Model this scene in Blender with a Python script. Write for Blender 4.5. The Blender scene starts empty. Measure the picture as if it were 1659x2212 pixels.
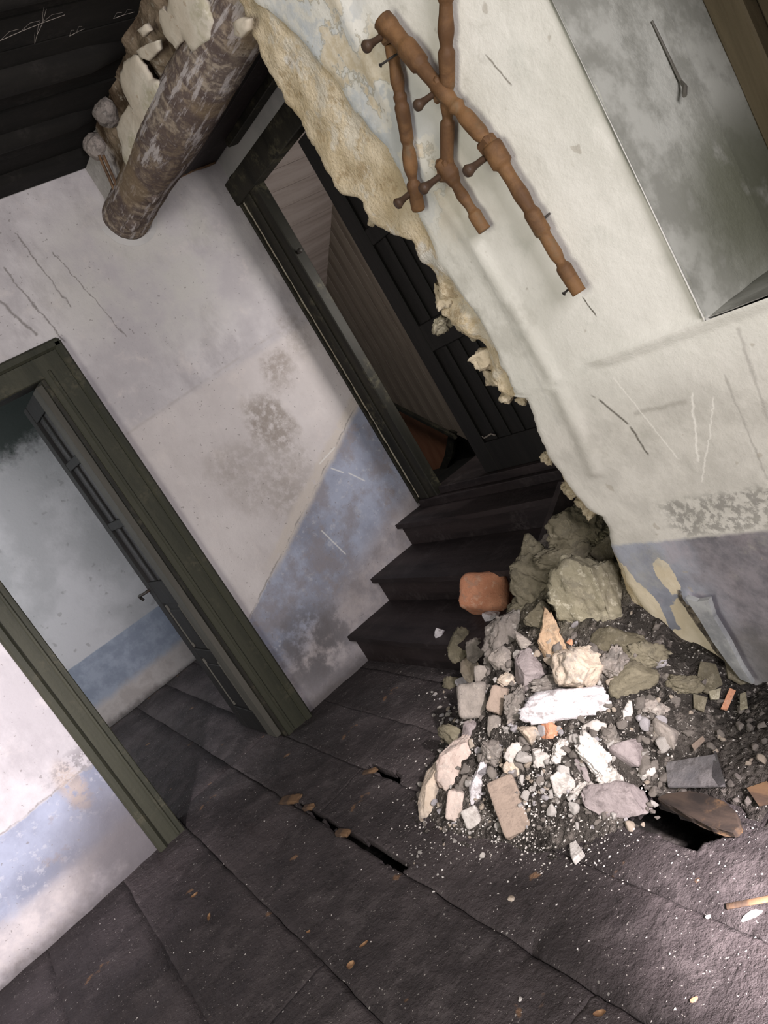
import bpy, bmesh, math, random
from mathutils import Vector, Matrix, noise

# ------------------------------------------------------------------ camera
sc = bpy.context.scene
COL = sc.collection
FPX = 1660.0; IW = 1659.0; IH = 2212.0
CX, CY = 829.5, 1106.0
CAM = Vector((0.0, 0.0, 1.5))
RX = Vector((0.69034546, -0.51450147, -0.50863678))
UY = Vector((0.53601836, -0.10845168, 0.83721117))
FW = Vector((0.48590889, 0.85060359, -0.20091311))
cd = bpy.data.cameras.new('camera'); cam = bpy.data.objects.new('camera', cd); COL.objects.link(cam)
cd.sensor_fit = 'VERTICAL'; cd.sensor_height = 36.0; cd.sensor_width = 27.0
cd.lens = 36.0 * FPX / IH; cd.clip_start = 0.02
cam.matrix_world = Matrix(((RX.x, UY.x, -FW.x, CAM.x), (RX.y, UY.y, -FW.y, CAM.y), (RX.z, UY.z, -FW.z, CAM.z), (0, 0, 0, 1)))
sc.camera = cam

# ------------------------------------------------------------------ light
sc.view_settings.view_transform = 'Standard'; sc.view_settings.look = 'None'
sc.view_settings.gamma = 1.0; sc.view_settings.use_curve_mapping = False
sc.view_settings.exposure = 0.0
w = bpy.data.worlds.new('world'); sc.world = w; w.use_nodes = True
w.node_tree.nodes['Background'].inputs[0].default_value = (0.55, 0.62, 0.6, 1)
w.node_tree.nodes['Background'].inputs[1].default_value = 0.25

def area(name, loc, target, sx, sy, power, color, spread=180):
    l = bpy.data.lights.new(name, 'AREA'); l.shape = 'RECTANGLE'; l.size = sx; l.size_y = sy
    l.energy = power; l.color = color; l.spread = math.radians(spread)
    o = bpy.data.objects.new(name, l); COL.objects.link(o); o.location = loc
    o.rotation_euler = (Vector(target) - Vector(loc)).to_track_quat('-Z', 'Y').to_euler()
    return o

def spot(name, loc, target, power, color, angle, blend, radius):
    l = bpy.data.lights.new(name, 'SPOT'); l.energy = power; l.color = color
    l.spot_size = math.radians(angle); l.spot_blend = blend; l.shadow_soft_size = radius
    o = bpy.data.objects.new(name, l); COL.objects.link(o); o.location = loc
    o.rotation_euler = (Vector(target) - Vector(loc)).to_track_quat('-Z', 'Y').to_euler()
    return o

#LIGHTS
area('window_light', (-1.75, 0.55, 1.75), (1.5, 1.9, 1.3), 1.1, 1.5, 60, (1.0, 0.975, 0.88))
area('rear_window_light', (0.3, -1.65, 1.85), (0.9, 3.7, 1.4), 1.1, 1.4, 116, (1.0, 0.95, 0.99))
spot('sun_patch_rubble', (0.55, -1.5, 2.3), (1.17, 1.80, 0.22), 1000, (1.0, 0.93, 0.91), 15, 0.95, 0.05)
spot('sun_patch_wall', (-1.5, 0.3, 1.7), (-0.32, 3.76, 0.70), 820, (1.0, 0.93, 1.0), 36, 1.0, 0.10)
spot('sun_patch_floor', (0.3, -1.5, 2.0), (0.90, 0.90, 0.0), 5200, (1.0, 0.9, 0.93), 14, 1.0, 0.1)
area('back_room_light', (-0.9, 5.2, 1.7), (1.0, 6.3, 1.1), 0.9, 1.2, 30, (0.94, 0.98, 1.0))
area('attic_fill_light', (2.75, 2.9, 1.7), (3.4, 4.7, 1.5), 0.4, 0.5, 13.0, (1.0, 0.95, 0.92))  # added lamp, hidden behind the closed leaf, brightens the attic boards

# ------------------------------------------------------------------ helpers
def ray(px, py):
    return FW + RX * ((px - CX) / FPX) - UY * ((py - CY) / FPX)
def atX(px, py, X):
    d = ray(px, py); return CAM + d * (X / d.x)
def atY(px, py, Y):
    d = ray(px, py); return CAM + d * (Y / d.y)
def atZ(px, py, Z=0.0):
    d = ray(px, py); return CAM + d * ((Z - CAM.z) / d.z)

def tag(o, label=None, cat=None, group=None, kind=None):
    if label: o['label'] = label
    if cat: o['category'] = cat
    if group: o['group'] = group
    if kind: o['kind'] = kind
    return o

def link(name, bm, mat, parent=None, loc=None, smooth=False):
    """bmesh given in world space; origin moved to loc; parent keeps world placement"""
    me = bpy.data.meshes.new(name)
    if loc is not None:
        loc = Vector(loc); bmesh.ops.translate(bm, verts=bm.verts, vec=-loc)
    bmesh.ops.recalc_face_normals(bm, faces=bm.faces)
    bm.to_mesh(me); bm.free()
    if smooth:
        for p in me.polygons: p.use_smooth = True
    if mat: me.materials.append(mat)
    o = bpy.data.objects.new(name, me); COL.objects.link(o)
    if loc is not None: o.location = loc
    if parent:
        o.parent = parent
        pw = Matrix.Translation(parent.location) if parent.parent is None else Matrix.Translation(parent.parent.location + parent.location)
        o.location = (loc if loc is not None else Vector((0, 0, 0))) - pw.translation
    return o

def empty(name, loc=(0, 0, 0)):
    o = bpy.data.objects.new(name, None); COL.objects.link(o); o.location = loc; o.empty_display_size = 0.1
    return o

def nz(p, s=1.0, o=0.0):
    return noise.noise(Vector((p[0] * s + o, p[1] * s - o * .7, p[2] * s + o * 1.3)))
def fbm(p, s=1.0, o=0.0, octv=4):
    a = 0; k = 1.0; t = 0
    for i in range(octv):
        a += k * nz(p, s * 2 ** i, o + i * 7.3); t += k; k *= .5
    return a / t

def box(bm, lo, hi, bevel=0.0, M=None):
    r = bmesh.ops.create_cube(bm, size=1.0)
    lo = Vector(lo); hi = Vector(hi); c = (lo + hi) / 2; s = hi - lo
    for v in r['verts']: v.co = Vector((v.co.x * s.x, v.co.y * s.y, v.co.z * s.z)) + c
    if bevel:
        es = list({e for v in r['verts'] for e in v.link_edges})
        rr = bmesh.ops.bevel(bm, geom=es, offset=bevel, segments=1, affect='EDGES')
        vs = list({v for f in rr['faces'] for v in f.verts} | {v for v in r['verts'] if v.is_valid})
    else: vs = r['verts']
    if M is not None:
        for v in vs: v.co = M @ v.co
    return vs

def prism(bm, pts, vec):
    """closed polygon pts (Vectors) extruded along vec"""
    a = [bm.verts.new(p) for p in pts]; b = [bm.verts.new(p + vec) for p in pts]
    n = len(pts)
    bm.faces.new(a); bm.faces.new(list(reversed(b)))
    for i in range(n): bm.faces.new((a[i], b[i], b[(i + 1) % n], a[(i + 1) % n]))

def lathe(bm, p0, p1, prof, seg=14, wob=0.0, seed=0):
    """turned rod from p0 to p1; prof: list (t, radius); wob bends it a little"""
    p0 = Vector(p0); p1 = Vector(p1); ax = (p1 - p0); L = ax.length; ax.normalize()
    q = ax.to_track_quat('Z', 'X').to_matrix()
    rings = []
    for t, r in prof:
        c = p0 + ax * L * t
        off = q @ Vector((nz((t * 2, seed, 0), 1.3), nz((t * 2, seed, 5), 1.3), 0)) * wob
        ring = []
        for k in range(seg):
            a = 2 * math.pi * k / seg
            rr = r * (1 + .05 * nz((k, t * 9, seed), .7))
            ring.append(bm.verts.new(c + off + q @ Vector((math.cos(a) * rr, math.sin(a) * rr, 0))))
        rings.append(ring)
    for i in range(len(rings) - 1):
        for k in range(seg):
            bm.faces.new((rings[i][k], rings[i][(k + 1) % seg], rings[i + 1][(k + 1) % seg], rings[i + 1][k]))
    bm.faces.new(rings[0]); bm.faces.new(list(reversed(rings[-1])))

def tube(bm, pts, r, seg=6):
    pts = [Vector(p) for p in pts]; rings = []
    for i, p in enumerate(pts):
        d = (pts[min(i + 1, len(pts) - 1)] - pts[max(i - 1, 0)]).normalized()
        q = d.to_track_quat('Z', 'X').to_matrix()
        rr = r[i] if isinstance(r, (list, tuple)) else r
        rings.append([bm.verts.new(p + q @ Vector((math.cos(6.2832 * k / seg) * rr, math.sin(6.2832 * k / seg) * rr, 0))) for k in range(seg)])
    for i in range(len(rings) - 1):
        for k in range(seg):
            bm.faces.new((rings[i][k], rings[i][(k + 1) % seg], rings[i + 1][(k + 1) % seg], rings[i + 1][k]))
    bm.faces.new(rings[0]); bm.faces.new(list(reversed(rings[-1])))

def grid(bm, nu, nv, fn):
    vs = [[bm.verts.new(fn(i / (nu - 1), j / (nv - 1))) for j in range(nv)] for i in range(nu)]
    for i in range(nu - 1):
        for j in range(nv - 1):
            bm.faces.new((vs[i][j], vs[i + 1][j], vs[i + 1][j + 1], vs[i][j + 1]))
    return vs

# ------------------------------------------------------------------ node expressions
class X:
    def __init__(s, m, sock): s.m = m; s.s = sock
    def _b(a, b, op, c=None, clamp=False):
        n = a.m.nt.nodes.new('ShaderNodeMath'); n.operation = op; n.use_clamp = clamp
        for i, v in enumerate((a, b, c)):
            if v is None: continue
            if isinstance(v, X): a.m.nt.links.new(v.s, n.inputs[i])
            else: n.inputs[i].default_value = float(v)
        return X(a.m, n.outputs[0])
    def __add__(a, b): return a._b(b, 'ADD')
    __radd__ = __add__
    def __mul__(a, b): return a._b(b, 'MULTIPLY')
    __rmul__ = __mul__
    def __sub__(a, b): return a._b(b, 'SUBTRACT')
    def __rsub__(a, b): return (a * -1) + b
    def __truediv__(a, b): return a._b(b, 'DIVIDE')
    def max(a, b): return a._b(b, 'MAXIMUM')
    def min(a, b): return a._b(b, 'MINIMUM')
    def abs(a): return a._b(None, 'ABSOLUTE')
    def pow(a, b): return a._b(b, 'POWER')
    def clamp(a): return a._b(0.0, 'ADD', clamp=True)
    def ss(a, lo, hi):
        """smoothstep lo->hi (lo may exceed hi)"""
        n = a.m.nt.nodes.new('ShaderNodeMapRange'); n.interpolation_type = 'SMOOTHSTEP'
        inv = lo > hi
        if inv: lo, hi = hi, lo
        a.m.nt.links.new(a.s, n.inputs[0])
        n.inputs[1].default_value = lo; n.inputs[2].default_value = hi
        n.inputs[3].default_value = 1.0 if inv else 0.0; n.inputs[4].default_value = 0.0 if inv else 1.0
        return X(a.m, n.outputs[0])

class Mat:
    def __init__(s, name, rough=.9, spec=.25, gen=False, metal=0.0):
        s.mat = bpy.data.materials.new(name); s.mat.use_nodes = True; s.nt = s.mat.node_tree
        s.b = s.nt.nodes['Principled BSDF']
        s.b.inputs['Roughness'].default_value = rough; s.b.inputs['Specular IOR Level'].default_value = spec
        s.b.inputs['Metallic'].default_value = metal
        tc = s.nt.nodes.new('ShaderNodeTexCoord'); s.vec = tc.outputs['Object']
        sp = s.nt.nodes.new('ShaderNodeSeparateXYZ'); s.nt.links.new(s.vec, sp.inputs[0])
        s.x, s.y, s.z = [X(s, sp.outputs[i]) for i in range(3)]
        oi = s.nt.nodes.new('ShaderNodeObjectInfo'); s.rnd = X(s, oi.outputs['Random'])
        ge = s.nt.nodes.new('ShaderNodeNewGeometry'); s.point = X(s, ge.outputs['Pointiness'])
        s.pos = ge.outputs['Position']
    def noise(s, scale, detail=5, rough=.6, off=0.0, stretch=None, dist=0.0):
        mp = s.nt.nodes.new('ShaderNodeMapping'); s.nt.links.new(s.vec, mp.inputs[0])
        mp.inputs['Location'].default_value = (off, off * 1.7, off * .6)
        if stretch: mp.inputs['Scale'].default_value = stretch
        n = s.nt.nodes.new('ShaderNodeTexNoise'); s.nt.links.new(mp.outputs[0], n.inputs['Vector'])
        n.inputs['Scale'].default_value = scale; n.inputs['Detail'].default_value = detail
        n.inputs['Roughness'].default_value = rough; n.inputs['Distortion'].default_value = dist
        return X(s, n.outputs[0])
    def voro(s, scale, off=0.0, feature='F1', stretch=None, dist=0.0):
        mp = s.nt.nodes.new('ShaderNodeMapping'); s.nt.links.new(s.vec, mp.inputs[0])
        mp.inputs['Location'].default_value = (off, off, off)
        if stretch: mp.inputs['Scale'].default_value = stretch
        src = mp.outputs[0]
        if dist:
            nn = s.nt.nodes.new('ShaderNodeTexNoise'); s.nt.links.new(src, nn.inputs['Vector']); nn.inputs['Scale'].default_value = 4
            va = s.nt.nodes.new('ShaderNodeVectorMath'); va.operation = 'MULTIPLY_ADD'
            s.nt.links.new(nn.outputs[1], va.inputs[0]); va.inputs[1].default_value = (dist,) * 3; s.nt.links.new(src, va.inputs[2])
            src = va.outputs[0]
        n = s.nt.nodes.new('ShaderNodeTexVoronoi'); n.feature = feature; s.nt.links.new(src, n.inputs['Vector'])
        n.inputs['Scale'].default_value = scale
        return X(s, n.outputs[0])
    def mix(s, f, a, b):
        n = s.nt.nodes.new('ShaderNodeMixRGB')
        for i, v in ((0, f), (1, a), (2, b)):
            if isinstance(v, X): s.nt.links.new(v.s, n.inputs[i])
            elif i == 0: n.inputs[0].default_value = v
            else: n.inputs[i].default_value = (*v, 1)
        return X(s, n.outputs[0])
    def spotm(s, a, ca, b, cb, ra, rb):
        """soft elliptical mask around (ca, cb) in coordinates a, b"""
        u = (a - ca) / ra; v = (b - cb) / rb
        return (u * u + v * v).ss(1.0, 0.0)
    def band(s, a, b, p0, p1, wd):
        """thin line mask between two 2D points"""
        dx, dy = p1[0] - p0[0], p1[1] - p0[1]; L = math.hypot(dx, dy); dx /= L; dy /= L
        u = (a - p0[0]) * dx + (b - p0[1]) * dy
        v = ((a - p0[0]) * (-dy) + (b - p0[1]) * dx)
        return v.abs().ss(wd, 0.0) * u.ss(0, .01) * u.ss(L, L - .01)
    def out(s, col, h=None, bump=.3, dist=.01, rough=None):
        if isinstance(col, X): s.nt.links.new(col.s, s.b.inputs['Base Color'])
        else: s.b.inputs['Base Color'].default_value = (*col, 1)
        if rough is not None: s.nt.links.new(rough.s, s.b.inputs['Roughness'])
        if h is not None:
            bn = s.nt.nodes.new('ShaderNodeBump'); bn.inputs['Strength'].default_value = bump
            bn.inputs['Distance'].default_value = dist
            s.nt.links.new(h.s, bn.inputs['Height']); s.nt.links.new(bn.outputs[0], s.b.inputs['Normal'])
        return s.mat

# ------------------------------------------------------------------ materials
def m_wall_back():
    m = Mat('aged_white_plaster', .93, .12); x, z = m.x, m.z
    n1 = m.noise(2.2, 6, .62); n2 = m.noise(7, 6, .65, 3.0); n3 = m.noise(28, 5, .7, 9.0); st = m.noise(5, 5, .6, 2.0, (1, 1, .35))
    c = m.mix(n1.ss(.38, .66), (.45, .42, .43), (.62, .585, .59))
    c = m.mix(m.noise(3.4, 6, .72, 31, (1, 1, .55)).ss(.50, .66) * .5, c, (.36, .33, .34))
    c = m.mix(n2.ss(.52, .72) * .55, c, (.66, .60, .575))
    c = m.mix(st.ss(.56, .72) * .35, c, (.37, .345, .34))
    # warmer older coat below a faint sloping joint, greenish damp near the beam
    lo = (z + n2 * .06 - .02 * x).ss(1.74, 1.70) * x.ss(1.05, 1.2)
    c = m.mix(lo * .5, c, (.63, .57, .54))
    c = m.mix(m.band(x, z, (1.14, 1.70), (2.32, 1.79), .012) * n2.ss(.4, .6) * .5, c, (.40, .36, .34))
    for (cx, cz, rx, rz, k) in ((1.85, 1.42, .13, .16, .5), (2.05, 1.62, .12, .09, .5), (1.50, 1.15, .14, .2, .35), (1.68, .98, .16, .16, .4), (1.83, 1.40, .17, .2, .85), (2.05, 1.58, .16, .14, .6), (1.75, 1.15, .25, .3, .45), (1.5, 1.32, .2, .12, .4), (2.25, 1.72, .12, .2, .45)):
        c = m.mix(m.spotm(x + n2 * .25 - .125, cx, z + n1 * .2 - .1, cz, rx, rz) * n3.ss(.30, .62) * k, c, (.30, .26, .23))
    c = m.mix(m.spotm(x, 1.75, z, 2.35, .75, .55) * n1.ss(.4, .6) * .5, c, (.44, .43, .37))
    # hair cracks and drips at the left
    for a, b, wd in (((1.10, 2.62), (1.15, 2.2), .007), ((1.24, 2.74), (1.27, 2.33), .006), ((1.0, 2.5), (1.06, 2.28), .012), ((1.34, 2.6), (1.42, 2.1), .005)):
        c = m.mix(m.band(x + n3 * .03 - .015 + n2 * .05 - .025, z, a, b, wd) * .8, c, (.2, .18, .17))
    # painted blue dado, stepped up the stair
    right = x.ss(.70, .72)
    top = (.525 + right * ((x - 1.1) * .495 + .06).max(.0)) + n3 * .025 - .0125 + n2 * .05 - .025
    bot = .22 + n2 * .14 - .07 + right * (x - 1.0) * .30
    dm = (top - z).ss(0, .012)
    blue = m.mix(n1.ss(.35, .62), (.235, .25, .315), (.37, .395, .49))
    blue = m.mix(n3.ss(.55, .68) * .45, blue, (.56, .55, .58))
    blue = m.mix(n2.ss(.56, .66) * .7, blue, (.31, .27, .27))
    blue = m.mix(right * m.noise(3.6, 6, .7, 71).ss(.44, .62) * .75, blue, (.26, .235, .245))
    c = m.mix(dm, c, blue)
    salt = (z - bot).ss(.04, -.05)
    c = m.mix(salt * (1 - right) * .9, c, m.mix(n2.ss(.4, .6), (.60, .54, .52), (.46, .42, .42)))
    salt2 = (z + n3 * .06 - bot - .03).ss(.10, -.08)
    c = m.mix(salt2 * right * .8, c, m.mix(n2.ss(.3, .7), (.46, .40, .385), (.25, .225, .23)))
    ridge = (z - top - .02).abs().ss(.06, .02) * right * n3.ss(.3, .45) * x.ss(1.3, 1.5)
    c = m.mix(ridge * .85, c, (.56, .50, .45))
    c = m.mix((z - top).abs().ss(.008, .0) * n2.ss(.4, .55) * .8, c, (.25, .23, .22))
    c = m.mix(m.spotm(x, .05, z, .50, .07, .16) * n3.ss(.35, .5) * .8, c, (.45, .37, .32))
    c = m.mix(m.spotm(x, .15, z, .56, .22, .09) * n3.ss(.5, .56) * .8, c, (.25, .235, .24))
    # black grime where the wall meets the floor and beside the door post, base shadow at the left painted in
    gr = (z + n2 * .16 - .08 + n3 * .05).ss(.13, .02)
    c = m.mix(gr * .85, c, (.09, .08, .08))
    c = m.mix(m.spotm(x, .22, z, .08, .62, .46) * n1.ss(.2, .45) * (1 - right) * .95, c, (.12, .11, .115))  # grime wedge that also carries the curved base shadow in its colour
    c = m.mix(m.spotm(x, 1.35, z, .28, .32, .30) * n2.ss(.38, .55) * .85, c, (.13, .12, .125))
    c = m.mix(m.noise(60, 2, .5, 4).ss(.70, .74) * .6, c, (.2, .18, .17))
    for a, b in (((2.0, 1.0), (2.06, .93)), ((2.08, .92), (2.15, .82)), ((1.75, .75), (1.8, .55)), ((1.95, 1.05), (2.1, 1.08))):
        c = m.mix(m.band(x, z, a, b, .007) * .7, c, (.75, .73, .7))
    h = n1 * .6 + n2 * .4 + n3 * .25 - m.voro(3.0, 2, 'DISTANCE_TO_EDGE', None, .3).ss(.012, 0) * .0
    return m.out(c, h, .5, .02)

def m_wall_right():
    m = Mat('limewashed_plaster_with_bare_mortar', .94, .1); y, z = m.y, m.z
    at = m.nt.nodes.new('ShaderNodeAttribute'); at.attribute_name = 'bare'; bare = X(m, at.outputs['Fac'])
    n1 = m.noise(2.4, 6, .62, 5); n2 = m.noise(8, 6, .65, 1); n3 = m.noise(34, 5, .7, 2); n4 = m.noise(90, 3, .6, 2)
    c = m.mix(n1.ss(.35, .65), (.60, .585, .52), (.74, .72, .655))
    c = m.mix(n2.ss(.55, .75) * .5, c, (.52, .52, .46))
    # lower wall: warmer grey with scratches, speckled dark band, blue dado
    c = m.mix(z.ss(1.15, .9) * .7, c, m.mix(n2.ss(.4, .62), (.43, .405, .36), (.56, .53, .475)))
    bm_ = (z + n2 * .04 - .02).ss(.70, .665) * (z + n2 * .06).ss(.57, .62) * (y + n2 * .1).ss(1.56, 1.46)
    c = m.mix(bm_ * n3.ss(.44, .56) * .75, c, (.20, .19, .17))
    dado = (z + n3 * .02 - .01).ss(.565, .55)
    blue = m.mix(n1.ss(.38, .6), (.21, .22, .255), (.36, .375, .42))
    blue = m.mix(n2.ss(.5, .65) * .6, blue, (.37, .33, .35))
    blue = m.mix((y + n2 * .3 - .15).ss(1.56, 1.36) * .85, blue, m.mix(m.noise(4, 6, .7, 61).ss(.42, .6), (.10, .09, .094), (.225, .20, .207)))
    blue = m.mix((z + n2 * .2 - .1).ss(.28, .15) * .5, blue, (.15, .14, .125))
    c = m.mix(dado, c, blue)
    beige = m.mix(n2.ss(.4, .6), (.58, .50, .36), (.66, .58, .44))
    yy = y + n2 * .06 - .03; zz = z + n3 * .05 - .025
    for (cy, cz, ry, rz) in ((1.73, .40, .05, .10), (1.69, .30, .05, .13), (1.56, .43, .035, .075), (1.555, .27, .06, .09), (1.62, .14, .13, .10), (1.53, .12, .06, .16)):
        c = m.mix(m.spotm(yy, cy, zz, cz, ry, rz).ss(.06, .14) * dado, c, beige)
    c = m.mix(m.spotm(yy + (zz - .22) * -.2, 1.515, zz, .20, .035, .20).ss(.05, .2), c, m.mix(n3.ss(.45, .6), (.07, .06, .05), (.20, .17, .13)))
    # scratches and cracks
    for a, b, wd, k, col in (((1.481, 1.033), (1.424, .93), .006, .9, (.1, .09, .07)), ((1.424, .93), (1.415, .831), .006, .9, (.1, .09, .07)),
                    ((1.50, 1.05), (1.481, 1.033), .005, .7, (.2, .18, .15)), ((1.40, .96), (1.22, .955), .012, .5, (.3, .28, .24)),
                    ((1.40, 1.08), (1.33, .80), .004, .5, (.85, .82, .75)), ((1.20, .98), (1.28, .78), .006, .6, (.85, .82, .75)), ((1.15, .95), (1.3, .72), .004, .5, (.85, .82, .75)),
                    ((1.1, 1.0), (1.12, .70), .005, .5, (.3, .28, .25)), ((1.02, 1.1), (1.05, .85), .008, .5, (.3, .28, .25)), ((1.37, 1.31), (1.355, 1.24), .004, 1, (.08, .07, .05)),
                    ((1.30, 1.92), (1.27, 1.82), .004, .8, (.15, .13, .1)), ((1.62, 1.60), (1.66, .98), .010, .35, (.45, .44, .4))):
        c = m.mix(m.band(y + n3 * .02 - .01, z + n3 * .02 - .01, a, b, wd) * k, c, col)
    c = m.mix(m.noise(22, 2, .5, 8).ss(.71, .75) * .5, c, (.35, .31, .25))
    c = m.mix(m.noise(3.2, 6, .7, 18).ss(.54, .66) * .45, c, (.40, .385, .33))
    # bare lime mortar where the coat has come off
    b = (bare + (n3 - .5) * .35 + (n2 - .5) * .5).ss(.42, .5)
    c = m.mix(bare.ss(-2.0, .4) * 0 + m.spotm(y, 1.80, z, 2.15, .22, .5) * n2.ss(.45, .55) * .8, c, (.50, .53, .54))
    c = m.mix(m.spotm(y, 1.72, z, 1.80, .12, .35) * n1.ss(.45, .55) * .7, c, (.60, .50, .34))
    c = m.mix(m.spotm(y, 1.80, z, 1.86, .10, .30) * n3.ss(.5, .6) * .7, c, (.30, .29, .22))
    pt = m.noise(6.5, 5, .6, 52); pm = m.spotm(y + (z - 2.1) * -.15, 1.72, z, 2.12, .24, .6)
    c = m.mix(pm * pt.ss(.52, .55) * .85, c, m.mix(n3.ss(.4, .6), (.52, .43, .28), (.64, .56, .42)))
    c = m.mix(pm * (pt - .525).abs().ss(.014, .0) * .6, c, (.25, .22, .15))
    c = m.mix(pm * pt.ss(.46, .42) * .6, c, (.42, .45, .47))
    mort = m.mix(n2.ss(.35, .65), (.47, .38, .24), (.63, .54, .39))
    mort = m.mix(n4.ss(.62, .72) * .7, mort, (.34, .24, .14))
    mort = m.mix(n1.ss(.5, .62) * .6, mort, (.36, .30, .20))
    mort = m.mix(m.noise(5, 4, .6, 11).ss(.60, .66) * .6, mort, (.62, .62, .60))
    mort = m.mix(m.noise(13, 6, .75, 33).ss(.54, .62) * .6, mort, (.30, .22, .12))
    mort = m.mix(m.noise(4.2, 6, .7, 41).ss(.53, .6) * .5, mort, (.62, .60, .53))
    c = m.mix(b, c, mort)
    c = m.mix((bare + (n3 - .5) * .35 + (n2 - .5) * .5 - .44).abs().ss(.09, .0) * n2.ss(.42, .58) * .75, c, (.22, .19, .13))
    c = m.mix((bare + (n2 - .5) * .4).ss(1.25, 1.5) * .8, c, m.mix(n2.ss(.4, .6), (.30, .26, .19), (.52, .46, .35)))
    # grey-green inside the window recess, darker low and deep
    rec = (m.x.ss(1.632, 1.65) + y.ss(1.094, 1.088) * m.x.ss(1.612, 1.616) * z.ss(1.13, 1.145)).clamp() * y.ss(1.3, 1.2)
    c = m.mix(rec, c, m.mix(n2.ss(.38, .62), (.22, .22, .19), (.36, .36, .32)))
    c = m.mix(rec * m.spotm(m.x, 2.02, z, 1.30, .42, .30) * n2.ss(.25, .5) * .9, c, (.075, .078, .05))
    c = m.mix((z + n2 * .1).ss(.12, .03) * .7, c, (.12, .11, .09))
    h = n1 * .3 + n2 * .4 + n3 * .22 * (1 + b * 1.5) + b * n4 * .7 - b * .3
    return m.out(c, h * (1 - rec * .75), .5, .016)

def m_floor():
    m = Mat('grimy_trodden_floorboards', .78, .3)
    n1 = m.noise(1.7, 5, .6, 1); n2 = m.noise(7, 6, .65, 2); n3 = m.noise(45, 5, .7, 3); gr = m.noise(10, 4, .6, 6, (1, .12, 1))
    c = m.mix(n1.ss(.38, .62), (.036, .029, .0295), (.078, .063, .064))
    c = m.mix(n2.ss(.52, .7) * .5, c, (.112, .094, .094))
    c = m.mix(gr.ss(.55, .7) * .35, c, (.026, .015, .014))
    dust = m.spotm(m.x + n2 * .3 - .15, .95, m.y + n2 * .3 - .15, 1.75, .55, .8)
    c = m.mix(m.spotm(m.x + n1 * .3 - .15, .9, m.y + n1 * .3 - .15, 1.2, .6, 1.2) * n2.ss(.3, .55) * .55, c, (.125, .107, .108))
    c = m.mix(dust * n3.ss(.4, .65) * .7, c, (.15, .13, .125))
    d2 = m.spotm(m.x, 1.25, m.y, 2.9, .3, .25)
    c = m.mix(d2 * n2.ss(.4, .6) * .5, c, (.11, .10, .10))
    c = m.mix(m.noise(9, 3, .5, 21).ss(.70, .74) * .7, c, (.27, .15, .08))
    c = m.mix(m.noise(150, 1, .5, 7).ss(.735, .75) * .8, c, (.5, .46, .42))
    c = m.mix(m.noise(60, 2, .5, 17).ss(.72, .735) * .6, c, (.42, .39, .36))
    c = m.mix(n2.ss(.36, .3) * .5, c, (.014, .012, .012))
    h = n2 * .5 + n3 * .35 + gr * .3 + m.noise(16, 5, .7, 8) * .5
    return m.out(c, h, 1.0, .03, rough=n2.ss(.3, .7) * .25 + .62)

def m_wood(name, dark, light, stretch=(1, 1, 1), rough=.8, worn=None, bump=.4, sc_=6, spec=.25):
    m = Mat(name, rough, spec)
    g = m.noise(sc_, 6, .65, 2, stretch, .4); n2 = m.noise(5, 5, .65, 6); n3 = m.noise(40, 4, .7, 1)
    c = m.mix(g.ss(.35, .65), dark, light)
    if worn: c = m.mix(n2.ss(.5, .66) * n3.ss(.4, .6) * .8, c, worn)
    return m.out(c, g * .7 + n3 * .3, bump, .012)

def m_stone(name, a, b, spot=None, dirt=(.10, .09, .085), rough=.9, k=.6):
    m = Mat(name, rough, .2)
    n1 = m.noise(9, 5, .6, 3); n2 = m.noise(30, 5, .7, 6); n3 = m.noise(110, 3, .6, 1)
    c = m.mix((n1 + m.rnd * .2 - .1).ss(.35, .65), a, b)
    if spot: c = m.mix(n2.ss(.52, .64) * .75, c, spot)
    ge = m.nt.nodes.new('ShaderNodeNewGeometry'); sp = m.nt.nodes.new('ShaderNodeSeparateXYZ'); m.nt.links.new(ge.outputs['Normal'], sp.inputs[0])
    c = m.mix(n2.ss(.45, .62) * n1.ss(.45, .55) * k, c, dirt)
    c = m.mix(n3.ss(.62, .7) * .5, c, dirt)
    return m.out(c, n1 * .4 + n2 * .5 + n3 * .25, .7, .012)

MAT = {}
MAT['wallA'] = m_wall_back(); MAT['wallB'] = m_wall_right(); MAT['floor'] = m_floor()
MAT['darkwood'] = m_wood('blackened_ceiling_wood', (.005, .0048, .0045), (.013, .0115, .010), (.15, 1, 1), .9, (.024, .021, .019))
MAT['sootboard'] = m_wood('near_black_door_wood', (.006, .0055, .005), (.014, .0125, .0115), (1, 1, .1), .65)
MAT['casing'] = m_wood('olive_brown_painted_casing', (.026, .027, .018), (.050, .049, .033), (1, 1, .07), .6, (.075, .068, .045))
MAT['casing2'] = m_wood('black_brown_stair_frame', (.010, .0095, .007), (.028, .025, .018), (1, 1, .07), .6, (.09, .08, .05))
MAT['leafedge'] = m_wood('grey_brown_leaf_edge', (.055, .052, .042), (.09, .083, .07), (1, 1, .07), .6)
MAT['board'] = m_wood('pale_brown_attic_board', (.19, .15, .13), (.30, .25, .225), (.12, 1, 1), .8, (.30, .25, .22), sc_=9)
MAT['boardv'] = m_wood('brown_vertical_board', (.15, .12, .095), (.24, .20, .16), (1, 1, .08), .8, (.21, .16, .13), sc_=12)
MAT['tread'] = m_wood('worn_dark_stair_wood', (.014, .010, .0105), (.032, .023, .023), (1, .12, 1), .6, (.045, .036, .036), sc_=9)
MAT['redbrown'] = m_wood('red_brown_partition', (.21, .085, .045), (.30, .13, .07), (1, 1, .3), .8)
MAT['turned'] = m_wood('orange_brown_turned_wood', (.085, .042, .018), (.17, .088, .036), (1, 1, 1), .65, (.115, .088, .05), sc_=10)
MAT['peg'] = m_wood('dark_brown_peg_wood', (.035, .02, .012), (.07, .042, .026), (1, 1, 1), .5)
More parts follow.
